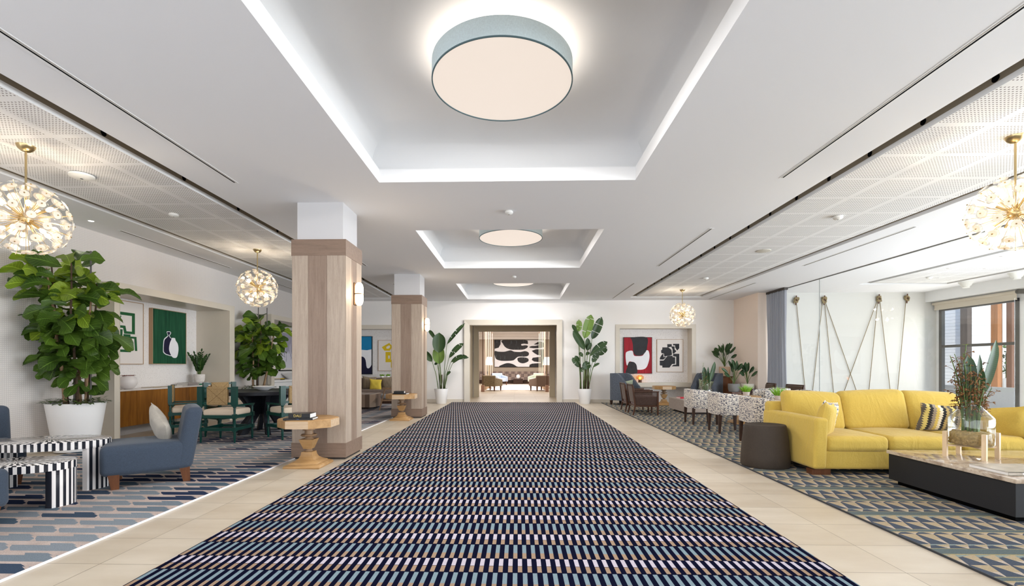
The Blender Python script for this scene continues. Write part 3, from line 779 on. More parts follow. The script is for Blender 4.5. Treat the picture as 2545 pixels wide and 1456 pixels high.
# ------------------------------------------------------------------ sputnik pendants
def make_pendant(loc, label, detail=74):
    t = thing('dandelion_pendant', label, 'pendant lamp', loc, 0, 'brass dandelion pendants')
    MB().lathe([(.072, 0), (.07, -.012), (.058, -.035), (.035, -.055), (.012, -.062)], 28).build('canopy', BRASS, t)
    zc = -.70
    MB().cyl((0, 0, -.06), (0, 0, zc), .009, n=12).build('stem', BRASS, t)
    MB().lathe([(.002, -.06), (.035, -.05), (.055, -.02), (.055, .02), (.035, .05), (.002, .06)], 24, 0, Matrix.Translation((0, 0, zc))).build('core', BRASS, t, 60)
    R0 = .335
    sm = MB().lathe([(.0028, .04), (.0022, R0 + .012)], 6).lathe([(.006, R0 + .008), (.006, R0 + .016)], 6).mesh('spoke', BRASS)
    gm = MB().lathe([(.052, R0 - .006), (.052, R0 - .002)], 28).mesh('glass_disc', DGLASS, 30)
    pm = MB().lathe([(.034, R0 + .001), (.034, R0 + .005)], 24).mesh('frosted_disc', DISC, 30)
    ga = PI * (3 - math.sqrt(5))
    for i in range(detail):
        z = 1 - 2 * (i + .5) / detail; r = math.sqrt(1 - z * z); d = Vector((r * math.cos(i * ga), r * math.sin(i * ga), z))
        if d.z > .975: continue
        s = bpy.data.objects.new('spoke', sm); C.objects.link(s); s.parent = t; s.location = (0, 0, zc); s.rotation_euler = d.to_track_quat('Z', 'Y').to_euler()
        for nm, me in (('glass_disc', gm), ('frosted_disc', pm)):
            q = bpy.data.objects.new(nm, me); C.objects.link(q); q.parent = s
    bm_ = MB().lathe([(.002, .0), (.014, .01), (.021, .03), (.019, .05), (.008, .064), (.001, .068)], 14, 0, Matrix.Translation((0, 0, .17))).mesh('bulb', BULB, 60)
    hm = MB().lathe([(.011, .05), (.011, .17)], 12).mesh('bulb_holder', BRASS)
    for k in range(10):
        a = 2 * PI * k / 5 + (.6 if k > 4 else 0); el = .62 if k > 4 else -.62
        d = Vector((math.cos(a) * math.cos(el), math.sin(a) * math.cos(el), math.sin(el)))
        s = bpy.data.objects.new('bulb_holder', hm); C.objects.link(s); s.parent = t; s.location = (0, 0, zc); s.rotation_euler = d.to_track_quat('Z', 'Y').to_euler()
        q = bpy.data.objects.new('bulb', bm_); C.objects.link(q); q.parent = s
        if k % 5 in (0, 2):
            l = bpy.data.lights.new('pendant_glow', 'POINT'); l.energy = 5; l.color = (1, .86, .68); l.shadow_soft_size = .03
            o = bpy.data.objects.new('pendant_glow', l); C.objects.link(o); o.parent = t; o.location = Vector((0, 0, zc)) + d * .25
    return t
make_pendant((-4.70, 4.37, ZC), 'brass dandelion pendant at left edge, above striped inlay tables')
make_pendant((-4.72, 8.40, ZC), 'brass dandelion pendant above the round dark table')
make_pendant((4.56, 4.43, ZC), 'brass dandelion pendant at right edge, above marble coffee table')
make_pendant((4.56, 13.15, ZC), 'brass dandelion pendant at far right, above grey coffee table')

# ------------------------------------------------------------------ small ceiling fittings
def diffuser(x, y0, y1, label, sgn=1):
    t = thing('slot_diffuser', label, 'air diffuser', (x, (y0 + y1) / 2, ZC), 0, 'linear slot diffusers in the ceiling'); h = (y1 - y0) / 2
    MB().box(-.035, -h - .02, -.003, .035, h + .02, .0).build('flange', WHITE, t, 0)
    MB().box(-.006, -h, -.0042, .008, h, -.0031).build('slot', BLACK, t, 0)
    MB().box(.020 * sgn - .002, -h, -.0042, .020 * sgn + .002, h, -.0031).build('slot', SLOTD, t, 0)
for (x, y0, y1, l) in ((2.96, 2.2, 5.33, 'long slot diffuser right of the nearest coffer'), (2.97, 7.29, 10.0, 'slot diffuser right of the second coffer'), (2.97, 12.08, 14.8, 'slot diffuser right of the farthest coffer'),
                       (-3.25, 2.2, 5.31, 'long slot diffuser left of the nearest coffer'), (-3.2, 7.2, 9.8, 'slot diffuser left of the second coffer behind the column'), (-3.2, 12.0, 14.7, 'slot diffuser left of the farthest coffer'),
                       (6.02, 7.27, 10.05, 'thin slot diffuser between right acoustic panel and glass partition'), (6.04, 12.1, 15.0, 'thin slot diffuser at far right near the curtain'), (-6.19, 7.16, 9.94, 'thin slot diffuser above left wall recess'), (-6.19, 11.9, 14.6, 'thin slot diffuser above farther left recess')):
    diffuser(x, y0, y1, l, -1 if x > 0 else 1)
def detector(x, y, r, h, label):
    t = thing('smoke_detector', label, 'smoke detector', (x, y, ZC)); MB().lathe([(r * .8, 0), (r, -h * .2), (r, -h * .6), (r * .8, -h * .8), (r * .5, -h), (.001, -h)], 28).build('cover', PLASTIC, t)
    MB().lathe([(r * .12, -h), (r * .12, -h - .003)], 12).build('indicator', plain('grey_lens', (90, 90, 90), .4), t)
detector(-4.79, 5.04, .115, .05, 'large round ceiling alarm near the leftmost pendant')
detector(-4.76, 6.38, .06, .045, 'small detector on left acoustic panel before second pendant')
detector(-.12, 6.39, .055, .05, 'small detector between nearest and second coffers')
detector(-.09, 11.05, .055, .05, 'small detector between second and farthest coffers')
detector(4.5, 6.73, .06, .05, 'small detector on right acoustic panel, nearer one')
detector(4.5, 11.37, .06, .05, 'small detector on right acoustic panel, farther one')
detector(9.76, 11.41, .06, .05, 'small detector on panel beyond the glass partition')
t = thing('ceiling_speaker', 'flush round speaker grille in the right acoustic panel', 'speaker', (4.5, 8.73, ZC)); MB().lathe([(.125, 0), (.125, -.008), (.11, -.012), (.001, -.012)], 36).build('grille', plain('speaker_grille', (206, 200, 188), .7), t)
def downlight(x, y, label, on=True, rz=0):
    t = thing('downlight', label, 'downlight', (x, y, ZC)); MB().lathe([(.045, 0), (.045, -.004), (.034, -.004), (.034, 0)], 24, cap0=False, cap1=False).build('trim_ring', WHITE, t)
    MB().lathe([(.034, -.001), (.0001, -.001)], 24, cap0=False, cap1=False).build('lens', DOWNL if on else BRASSD, t, 0)
    if on:
        l = bpy.data.lights.new('downlight_beam', 'SPOT'); l.energy = 14; l.spot_size = R(75); l.spot_blend = .6; l.color = (1, .92, .8); l.shadow_soft_size = .03
        o = bpy.data.objects.new('downlight_beam', l); C.objects.link(o); o.parent = t; o.location = (0, 0, -.01)
downlight(-6.2, 6.67, 'lit recessed downlight above the large fig planter')
for i, (x, y) in enumerate(((8.45, 10.4), (9.3, 10.42), (10.07, 11.55), (10.1, 10.45), (9.3, 9.3))):
    if x > 9: downlight(x, y, 'small unlit downlight in acoustic panel beyond the glass, %s' % ('', 'middle one', 'farthest one', 'rightmost one', 'nearest one')[i], False)
for (x, y, l) in ((11.25, 12.1, 'white glass dome on ceiling left of window blind'), (11.28, 10.93, 'white glass dome on ceiling at right image edge')):
    t = thing('ceiling_dome', l, 'dome', (x, y, ZC)); MB().lathe([(.15, 0), (.145, -.02), (.115, -.06), (.10, -.10), (.075, -.115), (.07, -.15), (.001, -.155)], 32).build('dome_glass', PLASTIC, t, 60)
# ------------------------------------------------------------------ shared furniture builders
def pillow_mb(w, h, t, seed=0, n=14):
    rn = random.Random(seed); vs = []; fs = []
    ph = [rn.uniform(0, 6) for _ in range(4)]
    for side in (1, -1):
        for i in range(n + 1):
            for j in range(n + 1):
                u = -1 + 2 * i / n; v = -1 + 2 * j / n
                x = w / 2 * u * (1 - .10 * (1 - v * v)) * (1 + .02 * math.sin(5 * v + ph[0])); z = h / 2 * v * (1 - .10 * (1 - u * u)) * (1 + .02 * math.sin(4 * u + ph[1]))
                y = side * t / 2 * ((1 - u ** 4) * (1 - v ** 4)) ** .6 * (1 + .07 * math.sin(6 * u + ph[2]) * math.cos(5 * v + ph[3]))
                vs.append((x, y, z))
    N = (n + 1) ** 2
    for i in range(n):
        for j in range(n):
            a = i * (n + 1) + j; q = (a, a + n + 1, a + n + 2, a + 1)
            fs.append(q[::-1] if False else (q[0], q[3], q[2], q[1])[::-1]); fs.append(tuple(N + k for k in (q[0], q[3], q[2], q[1])))
    return MB().add(vs, fs)
def pillow(label, loc, w, h, t, mat, rx=0, ry=0, rz=0, seed=0, group=None, cat='cushion'):
    th = thing('cushion', label, cat, loc, rz, group)
    m = pillow_mb(w, h, t, seed); m.build('cushion_cover', mat, th, 180, rot=(R(rx), R(ry), 0))
    return th
def taper_leg(x, y, z0, z1, a, b, dx=0, dy=0):
    vs = [(x + sx * b + dx, y + sy * b + dy, z0) for sx, sy in ((-1, -1), (1, -1), (1, 1), (-1, 1))] + [(x + sx * a, y + sy * a, z1) for sx, sy in ((-1, -1), (1, -1), (1, 1), (-1, 1))]
    return MB().add(vs, [(0, 3, 2, 1), (4, 5, 6, 7), (0, 1, 5, 4), (1, 2, 6, 5), (2, 3, 7, 6), (3, 0, 4, 7)])
def leaf(mb, base, d, n, L, W, prof='fig', droop=.3, wave=.04, mi=0, rn=random, nl=8, nw=4, fold=.12, clamp=None):
    d = Vector(d).normalized(); n = Vector(n); s = d.cross(n)
    if s.length < 1e-3: s = d.cross(Vector((0, .3, 1)))
    s.normalize(); n = s.cross(d).normalized()
    P = {'fig': [.10, .42, .55, .52, .66, .90, 1.0, .80, .12], 'oval': [.05, .55, .85, .98, 1, .92, .75, .45, .03], 'paddle': [.10, .62, .88, .98, 1.0, .96, .84, .58, .06], 'lance': [.3, .7, .95, 1, .9, .75, .55, .3, .02]}[prof]
    p1 = rn.uniform(0, 6); vs = []; uv = []; fs = []
    for i in range(nl + 1):
        t = i / nl; k = t * 8; a = int(min(k, 7)); ww = (P[a] + (P[a + 1] - P[a]) * (k - a)) * W / 2
        c = Vector(base) + d * (L * t) * (1 - .15 * droop * t) + Vector((0, 0, -1)) * (L * droop * t * t) 
        for j in range(nw + 1):
            u = -1 + 2 * j / nw
            p = c + s * (ww * u) + n * (abs(u) * fold * ww * 1.2 + wave * L * math.sin(t * 9 + p1 + u * 2) * abs(u))
            if clamp: p = clamp(p)
            vs.append(p); uv.append((t, j / nw + 1e-4))
    for i in range(nl):
        for j in range(nw):
            a = i * (nw + 1) + j; fs.append((a, a + 1, a + nw + 2, a + nw + 1))
    mb.add(vs, fs, mi, None, uv)

def slipper_chair(loc, rz, label):
    t = thing('slipper_chair', label, 'lounge chair', loc, rz, 'slate blue slipper chairs')
    for x in (-.25, .25):
        taper_leg(x, -.29, 0, .15, .045, .03, 0, .012).build('leg', WALNUT, t, 0); taper_leg(x, .27, 0, .15, .045, .03, 0, .02).build('leg', WALNUT, t, 0)
    MB().rbox(0, -.04, .275, .62, .70, .29, .05, 4, 6, puff=(.008, .01, .02)).build('seat', NAVYF, t, 60)
    def lean(p, u): return (p[0], p[1] + (p[2] + .31) * .16, p[2])
    MB().rbox(0, .26, .445, .625, .15, .62, .05, 4, 6, puff=(.004, .012, .01), fn=lean).build('backrest', NAVYF, t, 60)
    return t
slipper_chair((-3.80, 4.78, .012), -51.7, 'slate blue armless lounge chair with pillow, right of the striped tables')
slipper_chair((-5.38, 4.50, .012), 58.5, 'slate blue armless chair behind striped tables at left edge')
slipper_chair((-4.17, 3.10, .012), 172, 'slate blue armless chair cropped at bottom left, nearest to camera')
pillow('pale velvet cushion on the chair right of the striped tables', (-3.72, 4.80, .565), .40, .36, .13, BEIGEP, 20, 35, -30, 3, 'pale velvet cushions')
pillow('pale velvet cushion cut by the left edge', (-5.44, 4.50, .60), .40, .38, .13, BEIGEP, 14, 0, 58.5, 4, 'pale velvet cushions')

# striped bone inlay nesting tables
def inlay_table(loc, rz, a, b, h, th, label):
    t = thing('inlay_side_table', label, 'side table', loc, rz, 'striped nesting tables')
    n = 96; vs = []; uv = []; fs = []; per = 0; last = None; U = []
    for i in range(n + 1):
        q = 2 * PI * i / n; p = Vector((a * math.cos(q), b * math.sin(q), 0))
        if last is not None: per += (p - last).length
        last = p; U.append((p, per))
    for p, u in U: vs += [(p.x, p.y, h - th), (p.x, p.y, h - .004)]; uv += [(u, 0), (u, 1)]
    fs = [(2 * i, 2 * i + 2, 2 * i + 3, 2 * i + 1) for i in range(n)]
    MB().add(vs, fs, 0, None, uv).add([(p.x, p.y, h - th) for p, u in U[:-1]], [tuple(range(n - 1, -1, -1))], 0).build('edge_band', INS, t, 60)
    MB().lathe([(a, h - .004), (a - .004, h), (.0001, h)], n, 0, None, 1, b / a, cap0=False, cap1=False).build('inlaid_top', INT, t, 60)
    for sg in (1, -1):                                       # curved slab leg at either end
        vs = []; uv = []; fs = []; k = 14; u = 0
        arc = [(-.62 + 1.24 * i / k) for i in range(k + 1)]
        for q in arc:
            o = Vector((sg * a * .992 * math.cos(q), b * .992 * math.sin(q))); inn = Vector((sg * (a * math.cos(q) - .05), b * math.sin(q) * .9))
            vs += [(o.x, o.y, 0), (o.x, o.y, h - th), (inn.x, inn.y, 0), (inn.x, inn.y, h - th)]
            uu = q * a * .75 + 5; uv += [(uu, 0), (uu, 1), (uu, 0), (uu, 1)]
        for i in range(k):
            A = 4 * i; B = A + 4
            fs += [(A, B, B + 1, A + 1), (B + 2, A + 2, A + 3, B + 3), (A, A + 2, B + 2, B)]
        fs += [(0, 1, 3, 2), (4 * k, 4 * k + 2, 4 * k + 3, 4 * k + 1)]
        MB().add(vs, fs, 0, None, uv).build('leg', INS, t, 60)
    return t
inlay_table((-4.52, 4.42, .012), 14, .50, .29, .475, .075, 'larger oval side table with black and white striped inlay')
inlay_table((-4.24, 3.86, .012), 14, .42, .25, .375, .065, 'smaller oval side table with striped inlay, nested in front')

# pedestal tables
def sq(prof, mi=0, M=None, mb=None):
    return (mb or MB()).lathe([(r * math.sqrt(2), z) for r, z in prof], 4, mi, (M or Matrix.Identity(4)) @ Matrix.Rotation(R(45), 4, 'Z'))
def pedestal_table(loc, label, rz=0, H=.575, Rr=.345, group='oak pedestal tables'):
    t = thing('pedestal_table', label, 'side table', loc, rz, group); k = H / .575
    sq([(.21, 0), (.215, .01), (.205, .03), (.175, .045), (.165, .045), (.16, .055), (.115, .075), (.085, .10), (.07, .13), (.064, .165), (.064, .17)]).build('base', OAK, t, 50)
    m = MB().lathe([(.04, .17), (.045, .175), (.04, .185), (.034, .19), (.034, .205)], 28)
    sq([(.047, .205), (.085, .315 * k), (.085, .32 * k)], 1, None, m)
    m.lathe([(.06, .32 * k), (.04, .335 * k), (.034, .35 * k), (.085, .355 * k), (.095, .365 * k), (.085, .378 * k), (.05, .38 * k), (.047, .42 * k), (.068, .425 * k), (.07, H - .1), (.06, H - .098)], 28)
    m.build('turned_stem', [OAKZ, OAK], t, 40)
    n = 8; a0 = PI / 8; vs = []; m = MB()
    for (r, z) in ((Rr, H - .10), (Rr, H - .012), (Rr - .012, H - .004), (Rr - .012, H)):
        for i in range(n): vs.append((r * math.cos(a0 + i * PI / 4), r * math.sin(a0 + i * PI / 4), z))
    for j in range(3):
        for i in range(n): m.f.append([j * n + i, j * n + (i + 1) % n, (j + 1) * n + (i + 1) % n, (j + 1) * n + i]); m.m.append(1 if i % 2 == 1 and j == 0 else 0); m.uv.append([(0, 0)] * 4)
    m.v = [Vector(v) for v in vs]; m.f += [list(range(n - 1, -1, -1)), list(range(3 * n, 4 * n))]; m.m += [0, 0]; m.uv += [[(0, 0)] * n] * 2
    m.build('octagonal_top', [OAK, OAKP], t, 0)
    return t
pedestal_table((-2.51, 5.585, 0), 'octagonal oak pedestal table in front of the nearest column', 0)
pedestal_table((-2.56, 10.30, 0), 'octagonal oak pedestal table in front of the farther column', 0)
pedestal_table((4.40, 14.28, .012), 'octagonal oak pedestal table between the two blue wing chairs', 0)

def book(loc, w, d, h, cover, label, rz=0, group=None, pages=None, text=None, name='book'):
    t = thing(name, label, 'book', loc, rz, group); c = min(.003, h * .2)
    m = MB().box(-w / 2, -d / 2, 0, w / 2, d / 2, c).box(-w / 2, -d / 2, h - c, w / 2, d / 2, h).box(-w / 2, -d / 2, 0, w / 2, -d / 2 + .004, h)
    m.build('cover', cover, t, 0); MB().box(-w / 2 + .005, -d / 2 + .004, c, w / 2 - .005, d / 2 - .006, h - c).build('pages', pages or PAGE, t, 0)
    if text:
        s, size, mt, off = text
        text_mesh('spine_lettering', s, size, mt, t, Matrix.Translation((off, -d / 2 - .0008, h / 2)) @ Matrix.Rotation(R(90), 4, 'X'))
    return t
PAGE = plain('book_pages', (232, 228, 222), .8)
BKBLK = plain('black_book_cover', (14, 14, 16), .3, spec=.5)
GOLD = plain('gold_lettering', (206, 178, 96), .4)
z0 = .575
book((-2.52, 5.40, z0), .325, .23, .022, BKBLK, 'wide thin black book, lower of two on the nearest pedestal table', 8, 'black books on pedestal tables', text=('I III II', .012, plain('blue_lettering', (110, 130, 190), .4), .0))
book((-2.50, 5.40, z0 + .0225), .245, .20, .052, BKBLK, 'thick black book, upper of two on the nearest pedestal table', 3, 'black books on pedestal tables', text=('DALÍ', .042, GOLD, -.02))
book((-2.55, 10.20, z0), .30, .22, .022, BKBLK, 'wide thin black book, lower of two on the farther pedestal table', -6, 'black books on pedestal tables')
book((-2.58, 10.20, z0 + .0225), .22, .18, .045, BKBLK, 'thick black book, upper of two on the farther pedestal table', 4, 'black books on pedestal tables')

# ------------------------------------------------------------------ fiddle-leaf figs
def fig_tree(loc, label, seed, H, spread, nleaf, cx=.2, cy=-.1, xmin=-6.6, rz=0):
    t = thing('potted_fig_tree', label, 'potted plant', loc, 0, None); rn = random.Random(seed)
    MB().lathe([(.215, 0), (.235, .01), (.325, .655), (.33, .67), (.31, .67), (.305, .63), (.001, .63)], 48).build('planter', POTW, t, 40)
    MB().lathe([(.306, .63), (.15, .645), (.001, .64)], 32, cap0=False).build('soil', SOIL, t)
    m = MB()
    for i in range(260):
        a = rn.uniform(0, 2 * PI); r = rn.uniform(.12, .36); p = Vector((r * math.cos(a), r * math.sin(a), .675 + rn.uniform(-.01, .05) * (1 if r < .31 else .3)))
        leaf(m, p, (math.cos(a) + rn.uniform(-.6, .6), math.sin(a) + rn.uniform(-.6, .6), rn.uniform(-.2, .5)), (0, 0, 1), rn.uniform(.05, .08), rn.uniform(.03, .045), 'oval', .2, 0, 0, rn, 3, 2)
    m.build('groundcover', IVY, t, 180, rot=None)
    stems = MB(); tr = []
    for i in range(6):
        a = 2 * PI * i / 6 + rn.uniform(-.3, .3); x0, y0 = .12 * math.cos(a), .12 * math.sin(a); top = H * rn.uniform(.72, .95)
        pts = [Vector((x0 + cx * (k / 6) ** 1.2 + .15 * math.cos(a) * (k / 6) + rn.uniform(-.015, .015), y0 + cy * (k / 6) ** 1.2 + .16 * math.sin(a) * (k / 6) + rn.uniform(-.015, .015), .62 + (top - .62) * k / 6)) for k in range(7)]
        stems.tube(pts, .020 if i % 2 else .026, 8, i % 2, .009); tr.append(pts)
    stems.build('trunk', [BARK, BARKD], t, 180)
    sk = MB()
    for q in ((-.03, -.05), (.14, .02)): sk.cyl((q[0] + .05, q[1], .63), (q[0] + .05, q[1], H - .05), .011, n=8)
    sk.build('support_cane', CANEP, t)
    def clamp(p):
        p = Vector(p); X = p.x + loc[0]
        if X < xmin: p.x = xmin - loc[0] + .002
        if p.z > 3.24: p.z = 3.24
        return p
    f = MB()
    for i in range(nleaf):
        tt = rn.random() ** .85; pts = tr[rn.randrange(6)]; k = min(5.999, tt * 6); a_ = int(k)
        if tt < .16 or (tt < .30 and rn.random() < .5): continue
        b = pts[a_].lerp(pts[a_ + 1], k - a_); ang = rn.uniform(0, 2 * PI)
        up = rn.uniform(-.3, .6) + (.6 if tt > .8 else 0)
        d = Vector((math.cos(ang), math.sin(ang), up)).normalized()
        pet = rn.uniform(.03, .08) + spread * (.08 + .34 * math.sin(min(1, tt * 1.1) * PI * .60)) * rn.uniform(0, 1)
        base = b + Vector((math.cos(ang), math.sin(ang), up * .45)) * pet
        if base.x > .36: base.x = .36 - rn.uniform(0, .15)
        L = (.22 + .15 * tt) * rn.uniform(.8, 1.15); 
        nn = Vector((rn.uniform(-.3, .7), rn.uniform(-1.3, -.4), rn.uniform(.2, .9)))
        leaf(f, base, d + Vector((0, 0, -.25 * rn.random())), nn, L, L * rn.uniform(.62, .80), 'fig', rn.uniform(.1, .55), .035, 1 if (tt > .66 and rn.random() < .42) else 0, rn, 8, 6, .18, clamp)
    f.build('foliage', [FIGL, FIGL2], t, 180)
    return t
fig_tree((-6.17, 6.41, 0.012), 'tall fiddle-leaf fig in large white tapered planter by left wall', 11, 2.84, .34, 310, .05, -.12)
fig_tree((-6.15, 11.0, 0.0), 'fiddle-leaf fig behind the round dark table, between the two recesses', 23, 2.62, .32, 230, .16, -.05)

# ------------------------------------------------------------------ sideboard and what stands on it
t = thing('sideboard', 'long wall-hung teak sideboard with white top in the left recess', 'sideboard', (-6.80, 8.66, 0))
MB().box(-.185, -1.30, .165, .15, 1.30, .765).build('carcass', TEAK, t, 0)
for i in range(4): MB().box(.15, -1.30 + .65 * i + .002, .163, .172, -1.30 + .65 * (i + 1) - .002, .763).build('door', TEAK, t, 0)
MB().box(-.19, -1.33, .765, .185, 1.33, .787).build('countertop', plain('white_worktop', (232, 226, 222), .25, spec=.5), t, 0)
MB().box(-.18, -1.2, 0, .0, .55, .165).build('plinth', plain('plinth_grey', (178, 174, 172), .6), t, 0)
zt = .787
t = thing('ceramic_vase', 'round white ceramic vase with curled red-brown rim', 'vase', (-6.80, 8.03, zt))
MB().lathe([(.055, 0), (.085, .02), (.125, .08), (.135, .13), (.12, .19), (.085, .225), (.075, .235), (.06, .225), (.05, .2)], 36).build('vase_body', plain('vase_glaze', (230, 224, 222), .3, spec=.5), t, 60)
m = MB(); rn = random.Random(2)
for i in range(16):
    a = i / 16 * 2 * PI; leaf(m, (.07 * math.cos(a), .07 * math.sin(a), .228), (math.cos(a), math.sin(a), 1.1), (-math.cos(a), -math.sin(a), 1), .06, .045, 'oval', .5, .1, 0, rn, 4, 2)
m.build('ruffled_rim', plain('rim_brown', (150, 96, 82), .5), t, 180)
GREYB = plain('grey_book_cover', (156, 148, 144), .5); GREENB = plain('green_book_cover', (40, 116, 84), .45); TANB = plain('tan_book_cover', (206, 190, 170), .5)
book((-6.80, 8.62, zt), .34, .24, .014, TANB, 'large magazine lying flat, nearest on the teak sideboard', 90, 'magazines on the sideboard', name='magazine')
book((-6.78, 8.98, zt), .34, .25, .012, PAGE, 'open white magazine lying flat in middle of the teak sideboard', 84, 'magazines on the sideboard', name='magazine')
book((-6.80, 9.50, zt), .30, .24, .032, GREYB, 'grey book at the bottom of the stack on the sideboard', 90, 'books under the zz plant')
book((-6.80, 9.50, zt + .0325), .29, .23, .028, GREYB, 'grey book on top of the stack on the sideboard', 93, 'books under the zz plant')
book((-6.79, 9.83, zt), .30, .24, .030, GREENB, 'green-spined book lying under the zz plant pot', 90, 'books under the zz plant')
book((-6.79, 9.83, zt + .0305), .29, .23, .026, plain('white_book_cover', (226, 224, 220), .5), 'white book between green book and zz plant pot', 90, 'books under the zz plant')
def stem_plant(name, label, loc, potf, n, L, W, prof, mat, seed, h, spread, per=9, group=None):
    t = thing(name, label, 'potted plant', loc, 0, group); rn = random.Random(seed); zt_ = potf(t)
    st = MB(); lf = MB()
    for i in range(n):
        a = 2 * PI * i / n + rn.uniform(-.3, .3); hh = h * rn.uniform(.65, 1); sp = spread * rn.uniform(.25, 1)
        pts = [Vector((sp * math.cos(a) * (k / 5) ** 1.6 + .02 * math.cos(a), sp * math.sin(a) * (k / 5) ** 1.6 + .02 * math.sin(a), zt_ + hh * k / 5)) for k in range(6)]
        st.tube(pts, .007, 6, 0, .003)
        for j in range(per):
            q = .25 + .75 * j / per; k = min(4.999, q * 5); b = pts[int(k)].lerp(pts[int(k) + 1], k - int(k)); dd = (pts[-1] - pts[0]).normalized()
            for sg in (1, -1):
                side = Vector((-math.sin(a), math.cos(a), 0)) * sg
                leaf(lf, b, side * .9 + dd * .8 + Vector((0, 0, .2)), Vector((rn.uniform(-.3, .3), -1, .6)), L * rn.uniform(.8, 1.1), W, prof, .15, 0, 0, rn, 4, 2)
        leaf(lf, pts[-1], (pts[-1] - pts[-2]), Vector((.2, -1, .3)), L * 1.1, W, prof, .1, 0, 0, rn, 4, 2)
    st.build('stem', STEM, t, 180); lf.build('foliage', mat, t, 180); return t
def ribbed_pot(r, h, mat, bands=True):
    def f(t):
        pr = [(r * .72, 0), (r * .8, .004)]; n = 22
        for i in range(n + 1):
            z = .02 + (h - .03) * i / n; pr.append(((r * (.86 + .14 * math.sin(min(1, i / n * 1.6) * PI / 2))) + (.0035 * (i % 2) if bands else 0), z))
        pr += [(r * .96, h), (r * .88, h), (r * .86, h - .03), (.001, h - .03)]
        MB().lathe(pr, 36).build('pot', mat, t, 30); MB().lathe([(r * .85, h - .028), (.001, h - .02)], 24, cap0=False).build('soil', SOIL, t)
        return h - .03
    return f
stem_plant('zz_plant', 'zz plant in white patterned pot on books', (-6.76, 9.80, zt + .057), ribbed_pot(.105, .17, plain('patterned_pot', (226, 220, 214), .6, var=.12, vscale=60)), 12, .085, .034, 'oval', ZZL, 4, .52, .18, 9)

# ------------------------------------------------------------------ paintings
def painting(label, loc, rz, w, h, depth, framem, bgm, shapes, mats, fw=.012, group=None):
    t = thing('framed_artwork', label, 'painting', loc, rz, group)
    m = MB().box(-w / 2, -depth, -h / 2, -w / 2 + fw, 0, h / 2).box(w / 2 - fw, -depth, -h / 2, w / 2, 0, h / 2).box(-w / 2 + fw, -depth, h / 2 - fw, w / 2 - fw, 0, h / 2).box(-w / 2 + fw, -depth, -h / 2, w / 2 - fw, 0, -h / 2 + fw)
    m.build('frame', framem, t, 0)
    c = MB().box(-w / 2 + fw, -depth + .006, -h / 2 + fw, w / 2 - fw, -.002, h / 2 - fw, 0); y = -depth + .0055
    for i, (poly, mi) in enumerate(shapes):
        y -= .0004; P = [((p[0] - .5) * (w - 2 * fw), y, (p[1] - .5) * (h - 2 * fw)) for p in poly]
        ar = sum(P[k][0] * P[(k + 1) % len(P)][2] - P[(k + 1) % len(P)][0] * P[k][2] for k in range(len(P)))
        if ar < 0: P.reverse()
        c.add(P, [tuple(range(len(P)))], mi)
    c.build('canvas', [bgm] + mats, t, 0); return t
LF = plain('light_wood_frame', (178, 148, 116), .45); BF = plain('black_frame', (20, 20, 22), .4); PAPER = plain('art_paper', (230, 224, 220), .8)
def brushed(name, a, b):
    k = NT(name); f = k.noise(k.scale(k.co(), (26, 26, 1.6)), 1.0, 6, .6, .3); k.set(col=k.ramp(f, [(.3, srgb(a)), (.7, srgb(b))]), rough=.6, spec=.2); return k.m
AG = brushed('art_green', (12, 58, 40), (34, 92, 62)); AG2 = plain('art_green_flat', (30, 92, 52), .6, var=.15, vscale=9); AN = plain('art_navy', (20, 18, 52), .6, var=.2, vscale=9); AW = plain('art_white', (236, 236, 240), .6, var=.04, vscale=4)
ARED = brushed('art_red', (132, 18, 34), (176, 44, 56)); ACH = plain('art_charcoal', (44, 44, 48), .6, var=.25, vscale=6); ABL = plain('art_blue', (24, 128, 178), .6, var=.06, vscale=6); AY = plain('art_yellow', (222, 190, 30), .6, var=.06, vscale=6)
def rect(x0, y0, x1, y1): return [(x0, y0), (x1, y0), (x1, y1), (x0, y1)]
sh = [rect(.08, .81, .78, .87), rect(.70, .44, .78, .81), rect(.55, .44, .70, .49), [(.50, .44), (.57, .44), (.53, .60), (.46, .60)], [(.30, .55), (.50, .55), (.50, .60), (.36, .60), (.43, .79), (.30, .81)],
      [(.08, .53), (.46, .52), (.44, .19), (.08, .15)], rect(.48, .33, .66, .43), rect(.66, .35, .82, .39), [(.76, .35), (.82, .35), (.84, .10), (.78, .10)], rect(.61, .07, .67, .33), rect(.08, .07, .61, .12)]
sh = [([(x, .13 + y * .80) for x, y in p], 1) for p in sh]
painting('green maze-like cut-out print on white in the left recess', (-7.0, 8.15, 1.785), 90, .86, 1.13, .03, LF, PAPER, sh, [AG2], .012)
out = smooth_closed([(.40, .60), (.50, .61), (.53, .58), (.49, .53), (.53, .49), (.60, .46), (.60, .17), (.42, .16), (.31, .20), (.29, .26), (.31, .44), (.38, .50), (.43, .53)])
inn = smooth_closed([(.41, .59), (.49, .60), (.51, .58), (.47, .53), (.51, .485), (.58, .45), (.58, .18), (.42, .175), (.33, .21), (.31, .27), (.33, .43), (.40, .49), (.45, .53)])
wb = smooth_closed([(.56, .49), (.65, .49), (.67, .45), (.74, .38), (.76, .27), (.72, .14), (.64, .11), (.55, .14), (.47, .26), (.49, .38), (.53, .45)])
painting('dark green painting of a navy bottle and white vase', (-7.0, 9.19, 1.76), 90, .91, 1.07, .075, LF, AG, [(out, 1), (inn, 2), (wb, 1)], [AW, AN], .010)
